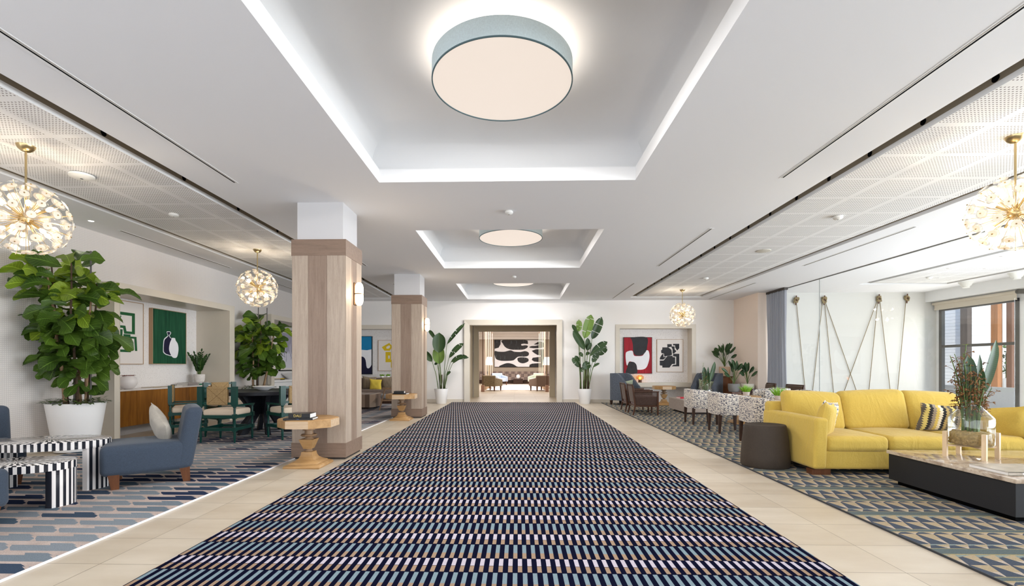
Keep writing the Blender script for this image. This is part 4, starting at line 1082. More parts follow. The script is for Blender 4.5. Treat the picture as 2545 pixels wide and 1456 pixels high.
def wave_mat():
    k = NT('striped_wave_art'); x, y, z = k.xyz(); s = k.M('LESS_THAN', k.M('FRACT', k.M('DIVIDE', x, .022)), .5)
    f = k.noise(k.scale(k.co(), (14, 1, 2.2)), 1.0, 3); g = k.M('SUBTRACT', f, k.M('MULTIPLY', z, .55))
    c = k.mix(k.M('GREATER_THAN', g, .56), srgb((92, 92, 128)), srgb((226, 226, 236)))
    k.set(col=k.mix(s, c, srgb((206, 204, 216))), rough=.6); return k.m
painting('black framed print of grey vertical stripes', (-7.0, 14.07, 1.65), 90, 1.02, 1.23, .05, BF, PAPER, [(rect(.06, .05, .94, .95), 1)], [wave_mat()], .03)
# console in the second recess
t = thing('console_shelf', 'white console in the farther left recess', 'console', (-6.80, 13.3, 0)); MB().box(-.19, -1.2, .74, .17, 1.2, .79).build('top', POTW, t, 0); MB().box(-.18, -1.15, 0, .10, 1.15, .74).build('body', WHITE, t, 0)
t = thing('ceramic_bowl', 'wide white bowl on the console below the striped print', 'bowl', (-6.78, 13.9, .79)); MB().lathe([(.08, 0), (.10, .01), (.28, .17), (.285, .175), (.27, .175), (.09, .03), (.001, .025)], 40).build('bowl_body', POTW, t, 60)
book((-6.78, 13.2, .79), .24, .18, .022, BKBLK, 'black book under the yellow book on the white console', 90, 'books on the white console')
book((-6.78, 13.2, .8125), .24, .18, .022, plain('yellow_book', (226, 190, 40), .5), 'yellow book on top on the white console', 92, 'books on the white console')

# ------------------------------------------------------------------ round table and green chairs
TC = (-4.55, 8.30)
t = thing('round_dining_table', 'round dark wood table with crossed slab base', 'table', (TC[0], TC[1], .012))
MB().lathe([(.74, .685), (.75, .69), (.75, .74), (.745, .745), (.0001, .745)], 64, 0).build('tabletop', EBONY, t, 40)
pl = [(-.50, 0), (-.34, 0), (-.10, .34), (0, .30), (.10, .34), (.34, 0), (.50, 0), (.22, .36), (.46, .685), (-.46, .685), (-.22, .36)]
for a in (8, 68, 128): MB().prism(pl, -.035, .035, 'Y', 0, Matrix.Rotation(R(a), 4, 'Z')).build('slab_leg', EBONY, t, 0)
t = thing('ceramic_bowl', 'shallow white bowl on the round dark table', 'bowl', (-4.50, 8.22, .757)); MB().lathe([(.06, 0), (.075, .008), (.165, .055), (.185, .075), (.175, .078), (.06, .025), (.001, .02)], 40).build('bowl_body', POTW, t, 60)
def green_chair(loc, rz, label):
    t = thing('lacquered_armchair', label, 'armchair', loc, rz, 'teal green rush-back armchairs'); hw, hb, hf = .265, .235, -.245
    def post(x, y, back):
        m = MB()
        m.lathe([(.013, 0), (.017, .06), (.019, .12), (.017, .17)], 14, 0, Matrix.Translation((x, y, 0))); m.box(x - .026, y - .026, .17, x + .026, y + .026, .235)
        m.lathe([(.018, .235), (.014, .25), (.020, .29), (.014, .35), (.018, .365)], 14, 0, Matrix.Translation((x, y, 0))); m.box(x - .026, y - .026, .365, x + .026, y + .026, .435)
        m.lathe([(.018, .435), (.015, .45), (.018, .50), (.015, .53), (.026, .54), (.026, .555)], 14, 0, Matrix.Translation((x, y, 0)))
        if back: m.box(x - .042, y - .022, .575, x + .042, y + .03, .862); m.box(x - .034, y - .018, .553, x + .034, y + .022, .578)
        return m
    for x in (-hw, hw): post(x, hb, True).build('back_post', GREEN, t, 40); post(x, hf, False).build('front_leg', GREEN, t, 40)
    for x in (-hw, hw):
        MB().box(x - .022, hf - .04, .553, x + .022, hb, .575).build('armrest', GREEN, t, 0)
        MB().box(x - .016, hf, .18, x + .016, hb, .225).build('stretcher', GREEN, t, 0); MB().box(x - .014, hf, .375, x + .014, hb, .42).build('seat_rail', GREEN, t, 0)
    for y in (hf, hb): MB().box(-hw, y - .016, .18, hw, y + .016, .225).build('stretcher', GREEN, t, 0); MB().box(-hw, y - .014, .375, hw, y + .014, .42).build('seat_rail', GREEN, t, 0)
    MB().rbox(0, -.01, .455, .50, .47, .10, .035, 4, 6, puff=(0, 0, .02)).build('seat_cushion', CREAM, t, 60)
    for z in (.60, .835): MB().box(-hw, hb - .012, z - .016, hw, hb + .014, z + .016).build('back_rail', GREEN, t, 0)
    MB().rbox(0, hb, .7175, .33, .05, .285, .018, 3, 4).build('woven_back_panel', RUSH, t, 50)
    return t
green_chair((-4.625, 7.36, .012), 180, 'teal green armchair with woven rush back, back to camera in front of round table')
green_chair((-5.56, 7.80, .012), 122.7, 'teal green rush-back armchair left of the round table, seen from side')
green_chair((-3.78, 7.75, .012), -127, 'teal green rush-back armchair right of the round table, cut by the column')
green_chair((-5.62, 8.92, .012), 60, 'teal green rush-back armchair at far left side of the round table')
green_chair((-4.22, 9.42, .012), -14, 'teal green rush-back armchair behind the round table beside the column')

# ------------------------------------------------------------------ left rear seating
t = thing('banquette_sofa', 'long taupe banquette under the blue and yellow artworks', 'sofa', (-4.71, 14.78, .012))
MB().rbox(0, -.02, .33, 2.28, .62, .22, .04, 3, 8).build('seat', TAUPE, t, 60); MB().rbox(0, .28, .53, 2.28, .14, .52, .04, 3, 8).build('backrest', TAUPE, t, 60); MB().box(-1.1, -.28, 0, 1.1, .3, .23).build('plinth', DARKW, t, 0)
for i, (x, mt, w, z, l, y, s) in enumerate(((-4.70, BROWNS, .44, .645, 'brown striped cushion at left on the taupe banquette', 14.84, 1), (-4.10, BROWNS, .44, .64, 'brown striped cushion at right on the taupe banquette, partly behind column', 14.84, 2), (-4.45, YELP, .38, .60, 'yellow cushion between the two brown striped cushions', 14.66, 3), (-5.10, YELP, .38, .60, 'yellow cushion left of the brown striped cushions beside near column', 14.66, 4))):
    pillow(l, (x, y - .06, z), w, w * .96, .14, mt, 12, 4 * (-1) ** i, 3 * (-1) ** i, 40 + i, 'cushions on the taupe banquette')
t = thing('coffee_table', 'blocky brown striped veneer coffee table in front of banquette', 'coffee table', (-4.40, 13.1, .012))
BV = stripe_fab('striped_veneer', [(120, 100, 86), (150, 128, 112), (108, 90, 78), (160, 140, 122)], .5)
MB().prism([(-.5, -.3), (-.38, -.45), (.38, -.45), (.5, -.3), (.5, .3), (.38, .45), (-.38, .45), (-.5, .3)], .05, .40, 'Z').build('block_body', BV, t, 0); MB().box(-.3, -.3, 0, .3, .3, .05).build('recessed_base', DARKW, t, 0)
t = thing('wood_lounge_chair', 'light wood lounge chair with grey cushions beside the farther column', 'lounge chair', (-3.42, 12.75, .012), -75)
WL = wood('lounge_wood', (120, 92, 68), (156, 124, 94), 'Z', 1.4)
for x in (-.32, .32):
    MB().cyl((x, -.34, 0), (x, -.20, .55), .016, n=10).build('front_leg', WL, t); MB().cyl((x, .30, 0), (x, .16, .40), .016, n=10).build('rear_leg', WL, t)
    MB().rbox(x, .0, .555, .05, .58, .025, .01).build('armrest', WL, t)
    MB().box(x - .012, -.30, .24, x + .012, .32, .28).build('side_rail', WL, t, 0)
def tl(p, u): return (p[0], p[1], p[2] - p[1] * .15)
MB().rbox(0, -.02, .32, .56, .58, .11, .04, 3, 5, fn=tl).build('seat_cushion', GREYF, t, 60)
def tb(p, u): return (p[0], p[1] + (p[2] + .2) * .4, p[2])
MB().rbox(0, .24, .52, .56, .10, .42, .04, 3, 5, fn=tb).build('back_cushion', GREYF, t, 60)
painting('large blue white and navy abstract between the two columns', (-5.26, 15.61, 1.54), 0, .80, 1.27, .06, BF, AW, [([(0, 1), (1, 1), (1, .66), (.8, .635), (.5, .65), (.0, .70)], 1), ([(.0, .0), (1, .0), (1, .25), (.96, .20), (.90, .155), (.84, .145), (.79, .165), (.765, .22), (.755, .30), (.735, .37), (.70, .42), (.64, .455), (.55, .47), (.4, .475), (.0, .46)], 2)], [ABL, AN], .015)
yl = [([(.12, .78), (.40, .92), (.52, .80), (.42, .66), (.22, .66)], 1), ([(.26, .62), (.46, .62), (.46, .36), (.78, .36), (.78, .10), (.46, .10), (.46, .28), (.26, .28)], 1), ([(.5, .56), (.8, .56), (.8, .42), (.5, .42)], 1), ([(.56, .60), (.68, .60), (.68, .84), (.62, .84)], 1), ([(.29, .79), (.40, .84), (.44, .79), (.38, .73), (.30, .73)], 2), (rect(.36, .40, .42, .50), 2)]
painting('yellow cut-out print on white beside the farther column', (-4.20, 15.61, 1.53), 0, .93, 1.03, .03, LF, PAPER, yl, [AY, PAPER], .012)
def grass_pot(loc, label, r=.055, h=.07, gh=.10, group='pots of wheatgrass', seed=1, mat=POTW, n=150):
    t = thing('grass_pot', label, 'potted plant', loc, 0, group); MB().lathe([(r * .8, 0), (r, h), (r * .88, h), (r * .85, h - .012), (.001, h - .012)], 24).build('pot', mat, t)
    m = MB(); rn = random.Random(seed)
    for i in range(n):
        a = rn.uniform(0, 2 * PI); q = r * .8 * math.sqrt(rn.random()); d = Vector((math.cos(a) * q / r * .7 + rn.uniform(-.2, .2), math.sin(a) * q / r * .7 + rn.uniform(-.2, .2), 1.0))
        leaf(m, (q * math.cos(a), q * math.sin(a), h - .015), d, (rn.uniform(-1, 1), -1, .1), gh * rn.uniform(.7, 1.15), .007, 'lance', rn.uniform(0, .3), 0, 0, rn, 3, 1)
    m.build('grass', GRASS, t, 180); return t
grass_pot((-4.39, 15.10, .80), 'left of two small grass pots above the banquette', .06, .06, .09, 'grass pots behind the banquette', 3)
grass_pot((-4.20, 15.10, .80), 'right of two small grass pots above the banquette', .06, .06, .09, 'grass pots behind the banquette', 4)
t = thing('ledge', 'narrow ledge behind the taupe banquette backrest', 'ledge', (-4.71, 15.13, 0)); MB().box(-1.14, -.06, .76, 1.14, .10, .80).build('ledge_top', OAK, t, 0)
# ------------------------------------------------------------------ strelitzias beside the portal
def blade(mb, p0, p1, W, bend, face, mi=0, rn=random, torn=False, n=18):
    """paddle leaf from p0 to p1; bend = sag (m) of the middle, face = side vector twist"""
    p0 = Vector(p0); p1 = Vector(p1); d = (p1 - p0); L = d.length; s = d.cross(Vector(face)).normalized(); nn = s.cross(d).normalized()
    vs = []; uv = []; fs = []; P = [.06, .55, .80, .93, .99, 1, .97, .88, .62, .06]
    up = Vector((0, 0, 1)) if abs(d.normalized().z) < .8 else Vector((1, 0, 0))
    nw = 6
    def row(t, sg):
        k = t * 9; a = int(min(k, 8)); w_ = (P[a] + (P[a + 1] - P[a]) * (k - a)) * W / 2
        c = p0 + d * t + Vector((0, 0, 1)) * bend * (4 * t * (1 - t)); out = []
        for j in range(nw // 2 + 1):
            u = j / (nw / 2); out.append(c + s * (sg * w_ * u) + nn * (u * u * w_ * .35) + Vector((0, 0, -1)) * (u * w_ * .12))
        return out
    for sg in (1, -1):
        t = 0.0; seg = 1.0 / n; i = 0
        while i < n:
            run = rn.choice((5, 6, 8, 9)) if torn else n
            i1 = min(n, i + run); base = len(vs); rows = 0
            gap = .14 * seg if torn else 0
            for q in range(i, i1 + 1):
                tt = q * seg + (gap if q == i and i > 0 else 0) - (gap if q == i1 and i1 < n else 0)
                lift = (rn.uniform(-.05, .05) * W if torn else 0) if q == i else (lift if torn else 0)
                for j, p in enumerate(row(tt, sg)):
                    u = j / (nw / 2); p = p + Vector((0, 0, -1)) * (lift * u * u * .5) + nn * (lift * u * u)
                    if torn and (q == i or q == i1): p = p + d.normalized() * (W * .05 * u * u * (1 if q == i else -.2))
                    vs.append(p); uv.append((tt, .5 + sg * u * .5 + 1e-4))
                rows += 1
            k = nw // 2 + 1
            for a in range(rows - 1):
                for j in range(k - 1):
                    q = base + a * k + j; fs.append((q, q + 1, q + k + 1, q + k) if sg > 0 else (q, q + k, q + k + 1, q + 1))
            i = i1
    mb.add(vs, fs, mi, None, uv)
def strelitzia(loc, label, leaves, trunks, S, org, pot):
    t = thing('potted_strelitzia', label, 'potted plant', loc); r, h = pot; rn = random.Random(7)
    MB().lathe([(r * .72, 0), (r * .74, .004), (r * .99, h - .03), (r, h), (r * .93, h), (r * .92, h - .03), (.001, h - .03)], 40).build('pot', POTW, t, 40)
    MB().lathe([(r * .92, h - .028), (.001, h - .015)], 28, cap0=False).build('soil', SOIL, t)
    def P(q, y): return Vector(((q[0] - org[0]) * S, y, h + (org[1] - q[1]) * S))
    st = MB(); fl = MB()
    for i, (a, b, wd, y0, y1, bend, mi, torn, dx) in enumerate(leaves):
        p0 = P(a, y0); p1 = P(b, y1); base = Vector((dx * S, y0 * .25, h - .02))
        mid = base.lerp(p0, .5) + Vector((0, 0, .04)) + Vector(((base.x - p0.x) * .12, 0, 0))
        st.tube([base, base.lerp(mid, .6), mid, mid.lerp(p0, .55), p0, p0.lerp(p1, .06)], .013, 7, 0, .006)
        st.tube([p0 + (p1 - p0) * k / 8 + Vector((0, 0, 1)) * bend * 4 * (k / 8) * (1 - k / 8) + Vector((0, -.004, 0)) for k in range(8)], .007, 5, 0, .002)
        blade(fl, p0, p1, wd * S, bend, (.15 * (1 if b[0] > a[0] else -1), -1, .25), mi, rn, torn)
    st.build('stem', STEM, t, 180); fl.build('foliage', [STRL, STRL2], t, 180)
    if trunks:
        m = MB()
        for (a, b, wd) in trunks: m.tube([P(a, 0), P(((a[0] + b[0]) / 2 + 3, (a[1] + b[1]) / 2), .01), P(b, 0)], wd * S, 9, 0, wd * S * .6)
        m.build('trunk', BARKD, t, 180)
    return t
#            start       tip         w    y0    y1   bend  mat torn dx
LV = [((570, 790), (560, 500), 200, .02, .05, 0, 1, False, -10), ((570, 615), (572, 300), 205, -.10, -.06, 0, 0, False, 10), ((497, 400), (392, 252), 60, .10, .12, .03, 0, False, -25),
      ((460, 752), (325, 590), 105, -.05, -.08, .02, 0, False, -45), ((683, 480), (972, 148), 62, .08, .05, .04, 0, True, 30), ((722, 700), (955, 468), 84, -.02, -.05, .06, 0, True, 35),
      ((745, 765), (1032, 690), 80, .05, .05, .09, 0, True, 45), ((785, 785), (1000, 668), 50, -.08, -.12, .06, 0, True, 50), ((690, 975), (757, 908), 42, -.1, -.12, .02, 0, False, 60), ((530, 800), (500, 765), 60, .05, .08, 0, 0, False, -5)]
strelitzia((-2.42, 14.80, 0), 'potted strelitzia left of the portal, with wide upright leaf', LV, [((600, 1180), (610, 960), 14)], .00200, (600, 1180), (.215, .47))
RV = [((260, 372), (175, 228), 62, .10, .12, .02, 0, False, -60), ((268, 335), (275, 150), 92, .06, .08, 0, 1, True, -50), ((345, 448), (452, 85), 150, -.05, -.02, .02, 1, True, 10), ((465, 452), (612, 115), 128, .02, .04, .0, 0, True, 40),
      ((350, 612), (172, 330), 108, -.12, -.16, .02, 0, False, -10), ((400, 625), (402, 430), 82, .04, .05, 0, 0, False, 15), ((400, 610), (452, 505), 60, 0, 0, 0, 0, False, 20), ((435, 702), (690, 492), 100, -.03, -.05, .07, 0, True, 45), ((560, 690), (686, 560), 112, .05, .05, .02, 0, True, 55),
      ((272, 872), (165, 730), 84, -.05, -.06, .02, 0, True, -65), ((270, 790), (215, 700), 70, .05, .05, 0, 0, False, -60), ((400, 902), (350, 782), 130, -.08, -.10, 0, 0, True, 20), ((470, 800), (556, 655), 92, .0, .0, .02, 0, True, 45), ((475, 872), (572, 812), 36, -.05, -.06, .02, 0, False, 60),
      ((330, 712), (264, 655), 55, -.02, -.02, .02, 0, True, -20), ((372, 690), (430, 650), 50, .02, .02, .02, 0, False, 10), ((278, 940), (345, 882), 70, -.04, -.05, .02, 0, True, -60)]
strelitzia((2.10, 14.83, 0), 'potted strelitzia right of the portal, with bright green upright leaf', RV, [((292, 1195), (290, 820), 13), ((358, 1195), (362, 900), 24), ((408, 1195), (402, 880), 18)], .00209, (355, 1195), (.215, .47))

# ------------------------------------------------------------------ far right seating
t = thing('table_lamp', 'small glowing amber glass lamp on the niche shelf', 'table lamp', (3.98, 15.42, .645))
MB().lathe([(.055, 0), (.055, .085), (.05, .09), (.001, .09)], 28).build('lamp_base', WALNUT, t)
MB().lathe([(.05, .085), (.075, .10), (.115, .12), (.12, .16), (.115, .20), (.075, .22), (.07, .245), (.068, .245)], 36, cap0=False, cap1=False).build('amber_shade', AMBER, t, 60)
MB().lathe([(.001, .09), (.02, .11), (.034, .14), (.03, .17), (.001, .19)], 18).build('bulb', emis('amber_bulb', (255, 170, 60), 9, sample=False), t, 60)
d = bpy.data.lights.new('lamp_glow', 'POINT'); d.energy = 7; d.color = (1, .62, .28); d.shadow_soft_size = .03
o = bpy.data.objects.new('lamp_glow', d); C.objects.link(o); o.parent = t; o.location = (0, 0, .15)
painting('red charcoal and white abstract above the amber lamp', (3.945, 15.61, 1.53), 0, .93, 1.20, .05, BF, ARED,
         [(smooth_closed([(.03, .62), (.10, .60), (.30, .63), (.36, .50), (.5, .48), (.68, .50), (.78, .63), (.88, .63), (.92, .50), (.90, .35), (.82, .18), (.70, .11), (.5, .10), (.44, .13), (.38, .28), (.20, .33), (.12, .22), (.08, .30), (.06, .50)][1:]), 1),
          (smooth_closed([(.27, 1.0), (.82, 1.0), (.83, .72), (.78, .60), (.66, .51), (.5, .49), (.38, .53), (.33, .64), (.32, .80), (.28, .94)]), 2),
          (smooth_closed([(.08, 0), (.46, 0), (.47, .15), (.44, .25), (.36, .31), (.24, .32), (.15, .27), (.12, .17)]), 2)], [AW, ACH], .012)
ck = [([(.39, .86), (.57, .86), (.57, .79), (.50, .77), (.40, .76)], 1), ([(.62, .87), (.86, .87), (.86, .73), (.78, .66), (.70, .76), (.70, .82), (.62, .82)], 1), ([(.54, .79), (.68, .79), (.68, .70), (.75, .64), (.66, .57), (.60, .57), (.60, .70)], 1),
      ([(.20, .76), (.44, .76), (.56, .68), (.58, .53), (.50, .50), (.36, .49), (.28, .47), (.26, .57), (.16, .58), (.15, .66), (.20, .70)], 1), ([(.18, .53), (.24, .57), (.25, .46), (.36, .46), (.24, .38), (.10, .38), (.11, .44)], 1),
      ([(.10, .35), (.25, .35), (.40, .49), (.60, .50), (.60, .46), (.70, .45), (.70, .25), (.58, .24), (.48, .13), (.20, .13), (.20, .19), (.10, .20)], 1), ([(.62, .56), (.86, .56), (.86, .17), (.56, .17), (.64, .22), (.74, .22), (.74, .47), (.62, .48)], 1)]
painting('charcoal cut-out print on pale ground, right of the red abstract', (5.0, 15.61, 1.52), 0, .86, 1.08, .03, LF, PAPER, ck, [ACH], .012)

def wing_chair(loc, rz, label):
    t = thing('wing_chair', label, 'armchair', loc, rz, 'blue high-back tub chairs')
    for x in (-.27, .27):
        for y in (-.28, .26): taper_leg(x, y, 0, .13, .035, .022, 0, 0).build('leg', DARKW, t, 0)
    MB().rbox(0, -.06, .30, .52, .62, .28, .05, 3, 5, puff=(0, 0, .02)).build('seat', DENIM, t, 60)
    # wrapped shell: tall back sweeping down to the arms
    n = 28; vs = []; fs = []; m = MB()
    for i in range(n + 1):
        q = i / n; a = PI * (1.0 - q); 
        if q < .3: px = -.37; py = -.36 + (q / .3) * .50
        elif q > .7: px = .37; py = -.36 + ((1 - q) / .3) * .50
        else:
            b = (q - .3) / .4 * PI; px = -.37 * math.cos(b); py = .14 + .24 * math.sin(b)
        k = max(0, min(1, (py + .36) / .42)); hz = .56 + (.95 - .56) * (math.sin(k * PI / 2) ** 1.3)
        inn = .86; ix = px * (1 - .10 / .37); iy = py - .09 * max(0, (py - .05) / .33)
        for (X, Y, Z) in ((px, py, .14), (px * 1.02, py * 1.01, hz - .02), (px * .99, py, hz), (ix * 1.02, iy, hz), (ix, iy, hz - .03), (ix, iy, .16)): vs.append((X, Y, Z))
    for i in range(n):
        for j in range(6):
            a = i * 6 + j; b = i * 6 + (j + 1) % 6; fs.append((a, a + 6, b + 6, b))
    fs += [tuple(range(6)), tuple(n * 6 + k for k in range(5, -1, -1))]
    m.add(vs, fs).build('shell', DENIM, t, 50)
    return t
wing_chair((3.22, 14.42, .012), 48, 'blue denim high-backed wing chair left of the niche, near red abstract')
wing_chair((5.86, 14.62, .012), -48, 'blue denim high-backed wing chair right of the niche')
pillow('green checked cushion on the left blue wing chair', (3.32, 14.30, .60), .46, .32, .12, GREENP, 16, -6, 40, 31, 'green checked cushions')
pillow('green checked cushion on the right blue wing chair', (5.74, 14.50, .60), .46, .32, .12, GREENP, 16, 8, -40, 32, 'green checked cushions')

DWAL = wood('dark_walnut', (48, 28, 20), (84, 52, 36), 'Z', 1.5, .35)
def cane_chair(loc, rz, label):
    t = thing('cane_armchair', label, 'armchair', loc, rz, 'brown cane-sided armchairs'); hw = .30
    for x in (-hw, hw):
        taper_leg(x, -.27, 0, .22, .020, .013).build('leg', DWAL, t, 0); taper_leg(x, .26, 0, .24, .020, .014, 0, .05).build('leg', DWAL, t, 0)
        MB().box(x - .018, -.288, .22, x + .018, -.252, .56).build('front_upright', DWAL, t, 0)
        MB().add([(x - .018, .24, .22), (x + .018, .24, .22), (x + .018, .28, .22), (x - .018, .28, .22), (x - .018, .32, .735), (x + .018, .32, .735), (x + .018, .35, .735), (x - .018, .35, .735)], [(0, 3, 2, 1), (4, 5, 6, 7), (0, 1, 5, 4), (1, 2, 6, 5), (2, 3, 7, 6), (3, 0, 4, 7)]).build('back_upright', DWAL, t, 0)
        MB().rbox(x, .0, .562, .05, .60, .024, .008).build('armrest', DWAL, t)
        MB().box(x - .014, -.26, .205, x + .014, .27, .24).build('side_rail', DWAL, t, 0)
        MB().box(x - .004, -.25, .24, x + .004, .27, .55).build('cane_side', CANEO, t, 0)
    for y in (-.27, .26): MB().box(-hw, y - .014, .205, hw, y + .014, .24).build('cross_rail', DWAL, t, 0)
    MB().rbox(0, -.02, .335, .575, .54, .21, .035, 3, 5, puff=(0, 0, .025)).build('seat_cushion', BROWNW, t, 60)
    def tb(p, u): return (p[0], p[1] + (p[2] + .15) * .15, p[2])
    MB().rbox(0, .255, .50, .56, .045, .42, .015, 3, 4, fn=tb).build('back_panel', CANE, t, 60)
    MB().rbox(0, .335, .725, .62, .03, .03, .01).build('top_rail', DWAL, t)
    return t
cane_chair((3.07, 11.58, .012), 88, 'dark brown cane armchair, nearer of two beside the hall runner')
cane_chair((3.07, 12.40, .012), 88, 'dark brown cane armchair, farther of two beside the hall runner')
cane_chair((6.15, 12.25, .012), -100, 'dark brown cane armchair in front of the corner plants')
cane_chair((6.22, 11.25, .012), -85, 'dark brown cane armchair in front of the curtain')
t = thing('coffee_table', 'low grey veneer block coffee table with red book', 'coffee table', (4.86, 12.12, .012)); MB().box(-.80, -.62, .05, .80, .62, .335).build('block_body', GREYW, t, 0); MB().box(-.70, -.52, 0, .70, .52, .05).build('recessed_base', DARKW, t, 0)
REDB = plain('red_cover', (196, 24, 48), .4)
book((4.34, 12.35, .347), .34, .26, .03, REDB, 'red book lying on the grey block coffee table', 4, 'books on the grey coffee table')
book((4.50, 12.38, .378), .22, .18, .02, plain('white_cover', (236, 234, 230), .4), 'white book on top of the red book', -8, 'books on the grey coffee table')

# bottle vases with cut stems
def bottle_vase(loc, label, S, moss, seed):
    t = thing('bottle_vase', label, 'vase', loc); rn = random.Random(seed); r = .165 * S
    pr = [(r * .93, 0), (r, .02 * S), (r, .25 * S), (r * .97, .265 * S), (r * .48, .365 * S), (r * .46, .40 * S), (r * .50, .41 * S)]
    MB().lathe(pr, 40, cap1=False).build('glass', VGLASS, t, 40)
    m = MB()
    if moss:
        pts = []
        for i in range(210):
            a = rn.uniform(0, 2 * PI); q = r * .88 * math.sqrt(rn.uniform(.35, 1)); z = rn.uniform(.02, .15 - .05 * q / r) * S; rr = rn.uniform(.010, .020) * S
            k = 6; m.lathe([(.001, -rr)] + [(rr * math.sin(PI * j / 6), -rr * math.cos(PI * j / 6)) for j in range(1, 6)] + [(.001, rr)], k, 0, Matrix.Translation((q * math.cos(a), q * math.sin(a), z)))
        m.lathe([(r * .9, .012), (r * .93, .11 * S), (r * .6, .13 * S), (.001, .14 * S)], 24)
        m.build('moss', MOSS, t, 180)
    else: m.lathe([(r * .93, .01), (r * .95, .04), (.001, .05)], 24).build('pebbles', MOSS, t)
    st = MB(); lf = MB()
    for i in range(22 if moss else 9):
        a = rn.uniform(0, 2 * PI); sp = rn.uniform(.02, .13) * S; hh = rn.uniform(.45, .85) * S; z0 = .06 * S
        pts = [Vector((r * .35 * math.cos(a) * (1 - k / 5 * .4) + sp * math.cos(a + rn.uniform(-.3, .3)) * (k / 5) ** 2, r * .35 * math.sin(a) * (1 - k / 5 * .4) + sp * math.sin(a) * (k / 5) ** 2, z0 + hh * k / 5)) for k in range(6)]
        st.tube(pts, .006 * S if i % 3 else .012 * S, 6, 0, .003)
        if i % 3 or moss:
            for j in range(15 if moss else 8):
                q = rn.uniform(.45, 1); k = min(4.999, q * 5); b = pts[int(k)].lerp(pts[int(k) + 1], k - int(k)); ad = Vector((rn.uniform(-1, 1), rn.uniform(-1, 1), rn.uniform(-.1, .8))).normalized()
                e = b + ad * rn.uniform(.02, .09) * S; st.tube([b, b.lerp(e, .6) + Vector((0, 0, .008)), e], .0018, 4, 1)
                for _ in range(3): leaf(lf, e, (rn.uniform(-1, 1), rn.uniform(-1, 1), rn.uniform(-.7, .9)), (0, -1, .4), rn.uniform(.018, .034) * S, .011 * S, 'oval', .3, .05, 1, rn, 3, 2)
    def bl(p0, p1, w_, face=(0, -1, .2), torn=False, mi=0): blade(lf, Vector(p0) * S, Vector(p1) * S, w_ * S, .0, face, mi, rn, torn)
    bl((.02, .0, .34), (.06, -.02, .86), .085, (.3, -1, 0)); bl((-.045, -.02, .40), (-.045, -.02, .86), .12, (-.2, -1, 0)); bl((.09, .01, .40), (.04, -.06, .74), .06, (-.5, -1, 0)); bl((.10, .03, .44), (.25, .02, 1.0), .14, (.35, -1, .1))
    for p0, p1 in (((0, 0, .08), (.02, 0, .36)), ((-.03, 0, .08), (-.045, -.02, .42)), ((.03, .01, .08), (.10, .03, .46))): st.tube([Vector(p0) * S, Vector(p1) * S], .008 * S, 6, 0)
    sp = [Vector((-.075 + .01 * math.sin(k), -.02, .55 + .05 * k)) * S for k in range(9)]; st.tube(sp, .004 * S, 5, 0)
    for k in range(3, 9):
        for a in range(5): leaf(lf, sp[k], (math.cos(a * 1.3 + k), math.sin(a * 1.3 + k), .3), (0, 0, 1), (.02 + .006 * (k == 8) * 4) * S, .014 * S, 'oval', .1, 0, 2, rn, 3, 2)
    st.build('stem', [STEM, plain('brown_twig_%d' % seed, (112, 76, 44), .7)], t, 180); lf.build('foliage', [STRL, plain('rust_blossom_%d' % seed, (124, 84, 46), .7, var=.3, vscale=30), FIGL2], t, 180)
    return t
bottle_vase((4.78, 12.10, .347), 'glass bottle vase with cut leaves on the far grey coffee table', .95, False, 8)

# corner plants on low stand
t = thing('plant_bench', 'low wooden bench under the two corner pots', 'bench', (6.52, 13.92, 0)); MB().box(-.36, -.24, .38, .36, .20, .43).build('bench_top', WALNUT, t, 0)
for x in (-.33, .33): MB().box(x - .025, -.2, 0, x + .025, .2, .38).build('leg', OAK, t, 0)
t = thing('plant_stand', 'tall brown wooden plant stand in the right corner', 'plant stand', (6.52, 15.00, 0)); MB().box(-.17, -.17, .0, .17, .17, .86).build('pedestal_body', wood('stand_brown', (96, 54, 26), (136, 84, 46), 'Z', 1), t, 0); MB().box(-.18, -.18, .835, .18, .18, .862).build('pedestal_top', WALNUT, t, 0)
def fan_plant(loc, label, pot, seed, n, h, spread, L, W, bias=(0, 0)):
    t = thing('potted_leafy_plant', label, 'potted plant', loc, 0, 'potted plants in the right corner'); z0 = pot(t); rn = random.Random(seed); st = MB(); lf = MB()
    for i in range(n):
        a = 2 * PI * i / n + rn.uniform(-.4, .4); q = rn.uniform(.15, 1); hh = h * (1 - .45 * q) * rn.uniform(.7, 1)
        dx = spread * q * math.cos(a) + bias[0]; dy = spread * q * math.sin(a) * .6 + bias[1]
        pts = [Vector((dx * (k / 5) ** 1.5, dy * (k / 5) ** 1.5, z0 + hh * k / 5)) for k in range(6)]
        st.tube(pts, .008, 6, 0, .004); d = (pts[-1] - pts[-2]).normalized() + Vector((math.cos(a) * .35, 0, -.05))
        e = pts[-1] + d.normalized() * L * rn.uniform(.75, 1.1); blade(lf, pts[-1], e, W * rn.uniform(.8, 1.1), 0, (rn.uniform(-.6, .6), -1, .3), 0, rn, False, 8)
    st.build('stem', STEM, t, 180); lf.build('foliage', STRL, t, 180); return t
fan_plant((6.52, 15.00, .863), 'tall leafy plant in tan pot on the brown plant stand', ribbed_pot(.165, .30, plain('tan_pot', (206, 178, 150), .7), False), 5, 18, .72, .24, .26, .085, (-.08, -.10))
fan_plant((6.30, 13.88, .431), 'leafy plant in plain grey pot beside the blue wing chair', ribbed_pot(.16, .235, plain('grey_pot', (128, 126, 124), .7), False), 6, 13, .60, .20, .26, .10, (0, -.05))
fan_plant((6.68, 13.86, .431), 'leafy plant in white ribbed pot near the curtain', ribbed_pot(.175, .235, plain('cream_ribbed_pot', (214, 206, 194), .7), True), 9, 14, .55, .16, .24, .09, (-.05, -.04))

